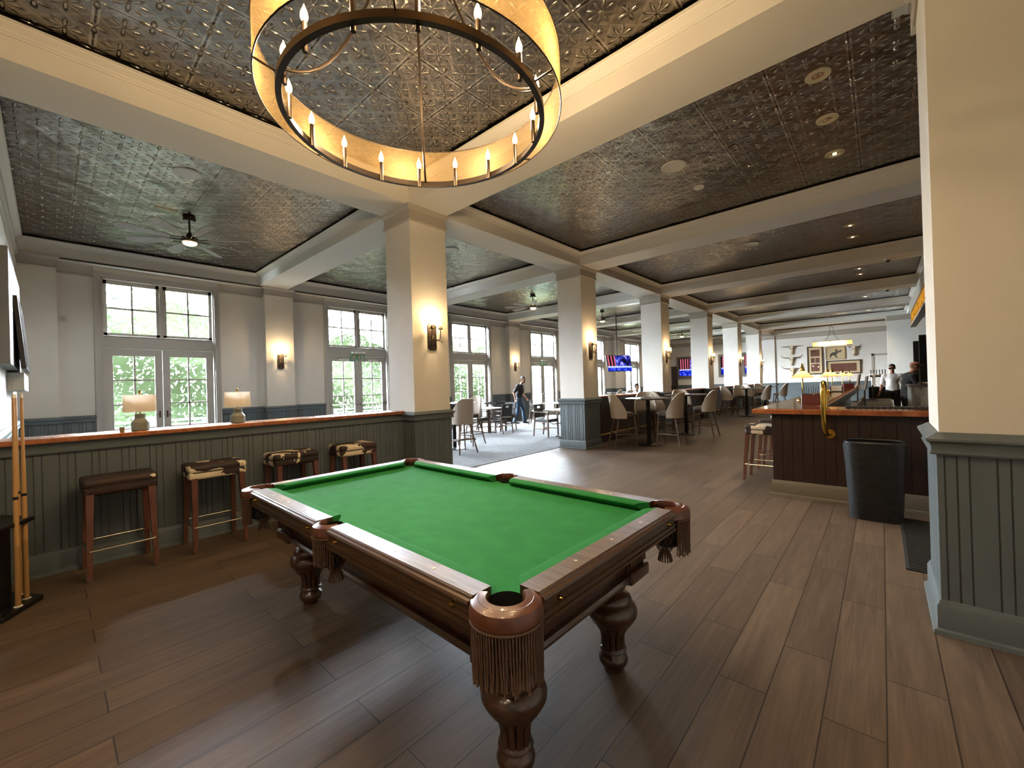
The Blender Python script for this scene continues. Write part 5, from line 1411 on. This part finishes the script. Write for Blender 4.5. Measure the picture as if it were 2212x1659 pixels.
def head(m, c, f, up=(0, 0, 1), s=1.0):
    """head centre c (eye level), facing f"""
    c = Vector(c); f = Vector(f).normalized(); up = Vector(up); r = f.cross(up).normalized(); up = r.cross(f).normalized()
    Mx = Matrix(((f.x, -r.x, up.x, c.x), (f.y, -r.y, up.y, c.y), (f.z, -r.z, up.z, c.z), (0, 0, 0, 1))) @ Matrix.Scale(s, 4)
    m.sphere((-.012, 0, .025), .092, 1.05, .84, 1.0, 20, M=Mx)
    m.sphere((.022, 0, -.055), .062, 1.0, .92, 1.05, 16, M=Mx)       # jaw
    m.sphere((.066, 0, -.098), .024, 1, 1.2, .9, 10, M=Mx)           # chin
    m.sphere((.074, 0, .030), .026, .8, 2.0, .6, 12, M=Mx)           # brow
    m.cyl(Mx @ Vector((.082, 0, .012)), Mx @ Vector((.104, 0, -.030)), .009*s, .015*s, 10); m.sphere((.103, 0, -.030), .014, 1, 1.2, .8, 10, M=Mx)
    m.sphere((.082, 0, -.066), .017, .8, 1.5, .55, 10, M=Mx)         # lips
    for q in (-1, 1):
        m.sphere((-.005, q*.080, -.005), .030, .75, .35, 1.15, 10, M=Mx)   # ears
        m.sphere((.060, q*.040, -.025), .026, .8, .8, .7, 10, M=Mx)        # cheek bones
    return Mx
def eyes(root, Mx, glasses=False):
    m = MB()
    for q in (-1, 1): m.sphere((.078, q*.033, .008), .0125, .8, 1.25, .75, 10, M=Mx)
    o = m.build('eyes', M['hair'], root, True)
    if glasses:
        g = MB()
        for q in (-1, 1): g.box(.094, q*.036-.028, -.014, .100, q*.036+.028, .026, M=Mx)
        g.box(.094, -.01, .010, .100, .01, .016, M=Mx)
        for q in (-1, 1): g.box(-.01, q*.078-.003, .008, .098, q*.078+.003, .016, M=Mx)
        g.build('glasses', M['blackplastic'], root)
def hairpiece(root, Mx, mat=None, bald=False, cap=False, length=0.0, beard=False):
    m = MB()
    if cap:
        m.sphere((-.012, 0, .050), .094, 1.06, .88, .85, 20, M=Mx); m.box(.06, -.06, .055, .155, .06, .066, .004, M=Mx)
        o = m.build('cap', M['skin2'] if cap == 'tan' else M['blackcloth'], root, True)
    else:
        m.sphere((-.022, 0, .045), .096, 1.02, .87, .93, 20, M=Mx); m.sphere((-.045, 0, .0), .078, .9, 1.0, 1.1+length, 16, M=Mx)
        o = m.build('hair', mat or M['hair'], root, True); remesh(o, .008, 3)
    if beard:
        b = MB(); b.sphere((.030, 0, -.082), .058, .98, .98, .72, 14, M=Mx); b.sphere((.088, 0, -.052), .014, .7, 2.0, .5, 10, M=Mx); o = b.build('beard', M['hair'], root, True)
def person(lab, loc, rotz, P, shirt, trousers, skin, shoe=None, hd=(1, 0, 0), hair={}, glasses=False, vox=.010):
    root = thing('person', lab, 'person', loc, rotz)
    V = Vector
    b = MB()
    limb(b, [(P['neck'], .055), (P['headb'], .052)])
    Mx = head(b, P['head'], hd)
    b.sphere(P['chest'], .13, .8, 1.15, 1.2); b.sphere(P['belly'], .125, .85, 1.1, 1.1); b.sphere(P['hip'], .13, .85, 1.15, .9)
    limb(b, [(P['hip'], .11), (P['belly'], .115), (P['chest'], .12), (P['neck'], .055)])
    for s_ in ('L', 'R'):
        limb(b, [(P['chest'], .09), (P['sh'+s_], .055), (P['el'+s_], .042), (P['wr'+s_], .027)])
        hand(b, P['wr'+s_], V(P['wr'+s_])-V(P['el'+s_]) if 'hd'+s_ not in P else P['hd'+s_], P.get('th'+s_, (1, 0, .1)), P.get('curl'+s_, .6))
        limb(b, [(P['hip'], .10), (P['hj'+s_], .085), (P['kn'+s_], .055), (P['an'+s_], .040)])
    o = b.build('body', skin, root, True); remesh(o, .0065, 3)
    eyes(root, Mx, glasses); hairpiece(root, Mx, **hair)
    c = MB()
    c.sphere(V(P['chest'])+V((0, 0, .04)), .155, .80, 1.22, 1.1); c.sphere(P['belly'], .150, .92, 1.12, 1.15); c.sphere(V(P['hip'])+V((0, 0, .05)), .152, .88, 1.12, .7)
    limb(c, [(V(P['hip'])+V((0, 0, .02)), .135), (P['belly'], .138), (P['chest'], .14), (V(P['chest'])*.35+V(P['neck'])*.65, .085)])
    for s_ in ('L', 'R'):
        e = V(P['sh'+s_])*.22+V(P['el'+s_])*.78
        limb(c, [(P['chest'], .11), (P['sh'+s_], .076), (e, .066)])
    o = c.build('shirt', shirt, root, True); remesh(o, vox, 4)
    c = MB(); c.sphere(V(P['hip'])-V((0, 0, .02)), .155, .86, 1.12, .85)
    for s_ in ('L', 'R'):
        a = V(P['an'+s_])
        limb(c, [(P['hip'], .125), (P['hj'+s_], .112), (P['kn'+s_], .078), (a+V((0, 0, .02)), .066)])
    o = c.build('trousers', trousers, root, True); remesh(o, vox, 4)
    for s_ in ('L', 'R'):
        a = V(P['an'+s_]); f = V(P.get('foot'+s_, (1, 0, 0))); g = a.z-.055
        m = MB(); limb(m, [(a+V((-f.x*.03, -f.y*.03, -.03)), .040), (a+f*.09+V((0, 0, -.035)), .040), (a+f*.17+V((0, 0, -.045)), .032)]); o = m.build('shoe', shoe or M['blackleather'], root, True); remesh(o, .008, 3)
    return root
stand = dict(hip=(0, 0, .92), belly=(.01, 0, 1.06), chest=(0, 0, 1.26), neck=(0, 0, 1.45), headb=(.02, 0, 1.52), head=(.03, 0, 1.62),
             shL=(0, .185, 1.38), elL=(-.03, .25, 1.10), wrL=(.06, .27, .87), shR=(0, -.185, 1.38), elR=(-.03, -.25, 1.10), wrR=(.06, -.27, .87),
             hjL=(0, .09, .88), knL=(.02, .10, .49), anL=(-.01, .11, .085), hjR=(0, -.09, .88), knR=(.02, -.10, .49), anR=(-.01, -.11, .085))
# man crossing the carpet, leaning forward, spray bottle in his right hand
P = dict(stand); P.update(hip=(-.02, 0, .93), belly=(.0, 0, 1.07), chest=(.05, 0, 1.27), neck=(.10, 0, 1.46), headb=(.15, -.01, 1.53), head=(.185, -.015, 1.625),
         shL=(.06, .185, 1.40), elL=(.06, .25, 1.13), wrL=(.20, .22, .95), shR=(.04, -.19, 1.40), elR=(-.10, -.25, 1.15), wrR=(-.04, -.27, .93), hdR=(.10, 0, -1), curlR=1.1,
         hjL=(-.02, .09, .89), knL=(.13, .10, .50), anL=(.15, .11, .085), hjR=(-.02, -.09, .89), knR=(-.03, -.10, .49), anR=(-.16, -.11, .10), footL=(1, 0, 0), footR=(1, 0, -.1))
mr = math.radians(20)
person('man in a black short-sleeved shirt and jeans walking with a spray bottle', (-5.17, 8.17, .008), mr, P, M['blackshirt'], M['jeans'], M['skin2'], hd=(1, -.35, -.12), hair=dict(beard=True))
hv = Matrix.Rotation(mr, 3, 'Z') @ Vector((-.02, -.30, .86)); 
bt = thing('spray_bottle', 'white and blue plastic bottle hanging from the walking man\'s right hand', 'bottle', (-5.17+hv.x, 8.17+hv.y, .60), mr)
m = MB(); m.lathe([(.030, 0), (.040, .01), (.040, .12), (.034, .16), (.016, .19), (.015, .22)], n=20); m.build('bottle', simple('pale_blue_plastic', '#b9cfe0', .35), bt, smooth=.6)
m = MB(); m.lathe([(.017, .215), (.017, .25), (.010, .255)], n=14); m.box(-.012, -.008, .25, .05, .008, .275, .003); m.build('spray_head', M['white'], bt)
# bar staff
P = dict(stand); P.update(wrL=(.02, .30, .86), wrR=(.04, -.30, .86))
person('man with dark hair and glasses in a white short-sleeved shirt behind the bar', (5.06, 14.2, 0), math.radians(-95), P, M['whiteshirt'], M['blackcloth'], M['skin2'], hd=(1, .05, -.1), hair={}, glasses=True)
P = dict(stand); P.update(chest=(.05, 0, 1.27), neck=(.09, 0, 1.45), headb=(.13, 0, 1.52), head=(.16, 0, 1.60), shL=(.05, .185, 1.38), shR=(.05, -.185, 1.38),
         elL=(.12, .23, 1.14), wrL=(.34, .16, 1.12), elR=(.10, -.24, 1.14), wrR=(.33, -.15, 1.12))
person('man in a black shirt and tan cap working at the back counter', (5.30, 11.3, 0), math.radians(20), P, M['blackshirt'], M['blackcloth'], M['skin'], hd=(1, 0, -.25), hair=dict(cap='tan'))
# seated guests far back
sit = dict(hip=(0, 0, .52), belly=(.02, 0, .66), chest=(.05, 0, .87), neck=(.08, 0, 1.06), headb=(.10, 0, 1.13), head=(.12, 0, 1.22),
           shL=(.05, .18, .99), elL=(.18, .23, .78), wrL=(.36, .12, .82), shR=(.05, -.18, .99), elR=(.18, -.23, .78), wrR=(.36, -.12, .82),
           hjL=(.03, .09, .52), knL=(.42, .12, .52), anL=(.42, .12, .085), hjR=(.03, -.09, .52), knR=(.42, -.12, .52), anR=(.42, -.12, .085))
person('seated guest in a pale shirt beyond the white chairs, left of two', (-3.42, 14.0, .008), math.radians(20), sit, M['whiteshirt'], M['blackcloth'], M['skin'], hd=(1, 0, -.1))
person('seated guest with longer hair beyond the white chairs, right of two', (-2.25, 14.3, .008), math.radians(195), sit, simple('coral_top', '#a86a5c', .8), M['jeans'], M['skin'], hd=(1, 0, -.1), hair=dict(length=.5))
dining_table(-2.85, 14.15, 0, 'dining table between the two seated guests')
dining_chair(-3.38, 14.0, 20, 'armchair under the guest in the pale shirt'); dining_chair(-2.29, 14.3, 195, 'armchair under the guest with longer hair')
# ------------------------------------------------------------------ light of day, camera
wd = bpy.data.worlds.new('daylight'); sc.world = wd; wd.use_nodes = True
nt = wd.node_tree; bg = nt.nodes['Background']
bg.inputs[0].default_value = (.80, .91, 1.0, 1); bg.inputs[1].default_value = PW['sky']
su = bpy.data.lights.new('sun', 'SUN'); su.energy = PW['sun']; su.angle = math.radians(3); su.color = (1, .96, .88)
so = bpy.data.objects.new('sun', su); COL.objects.link(so); so.rotation_mode = 'QUATERNION'; so.rotation_quaternion = Vector((-.22, .50, -.84)).to_track_quat('-Z', 'Y')
for k in range(6):
    l = bpy.data.lights.new('daylight_window', 'AREA'); l.shape = 'RECTANGLE'; l.size = 1.76; l.size_y = 3.74; l.energy = 1
    l.cycles.is_portal = True
    o = bpy.data.objects.new('daylight_window', l); COL.objects.link(o); o.location = (XW-.25, YC[k], 1.88)
    o.rotation_euler = (math.radians(90), 0, math.radians(-90))
cam = bpy.data.cameras.new('camera'); co = bpy.data.objects.new('camera', cam); COL.objects.link(co); sc.camera = co
cam.sensor_fit = 'HORIZONTAL'; cam.sensor_width = 36.0; cam.lens = 893.74/2212*36.0; cam.clip_start = .02; cam.clip_end = 300
yaw, pitch, roll = .7299, .0034, -.0298
fw = Vector((-math.sin(yaw)*math.cos(pitch), math.cos(yaw)*math.cos(pitch), math.sin(pitch)))
rt = Vector((math.cos(yaw), math.sin(yaw), 0)); up = rt.cross(fw)
r2 = rt*math.cos(roll)+up*math.sin(roll); u2 = -rt*math.sin(roll)+up*math.cos(roll)
Mx = Matrix((r2, u2, -fw)).transposed().to_4x4(); Mx.translation = Vector((4.8246, -3.3623, 1.4328)); co.matrix_world = Mx
sc.view_settings.view_transform = 'Standard'; sc.view_settings.look = 'None'; sc.view_settings.exposure = PW['exposure']; sc.view_settings.gamma = 1.0
sc.view_settings.use_curve_mapping = False
cy_ = sc.cycles
cy_.max_bounces = 7; cy_.diffuse_bounces = 4; cy_.glossy_bounces = 4; cy_.transmission_bounces = 4; cy_.transparent_max_bounces = 12
cy_.sample_clamp_indirect = 4.0; cy_.sample_clamp_direct = 0.0; cy_.caustics_reflective = False; cy_.caustics_refractive = False
cy_.use_denoising = True; cy_.use_adaptive_sampling = True; cy_.adaptive_threshold = .02
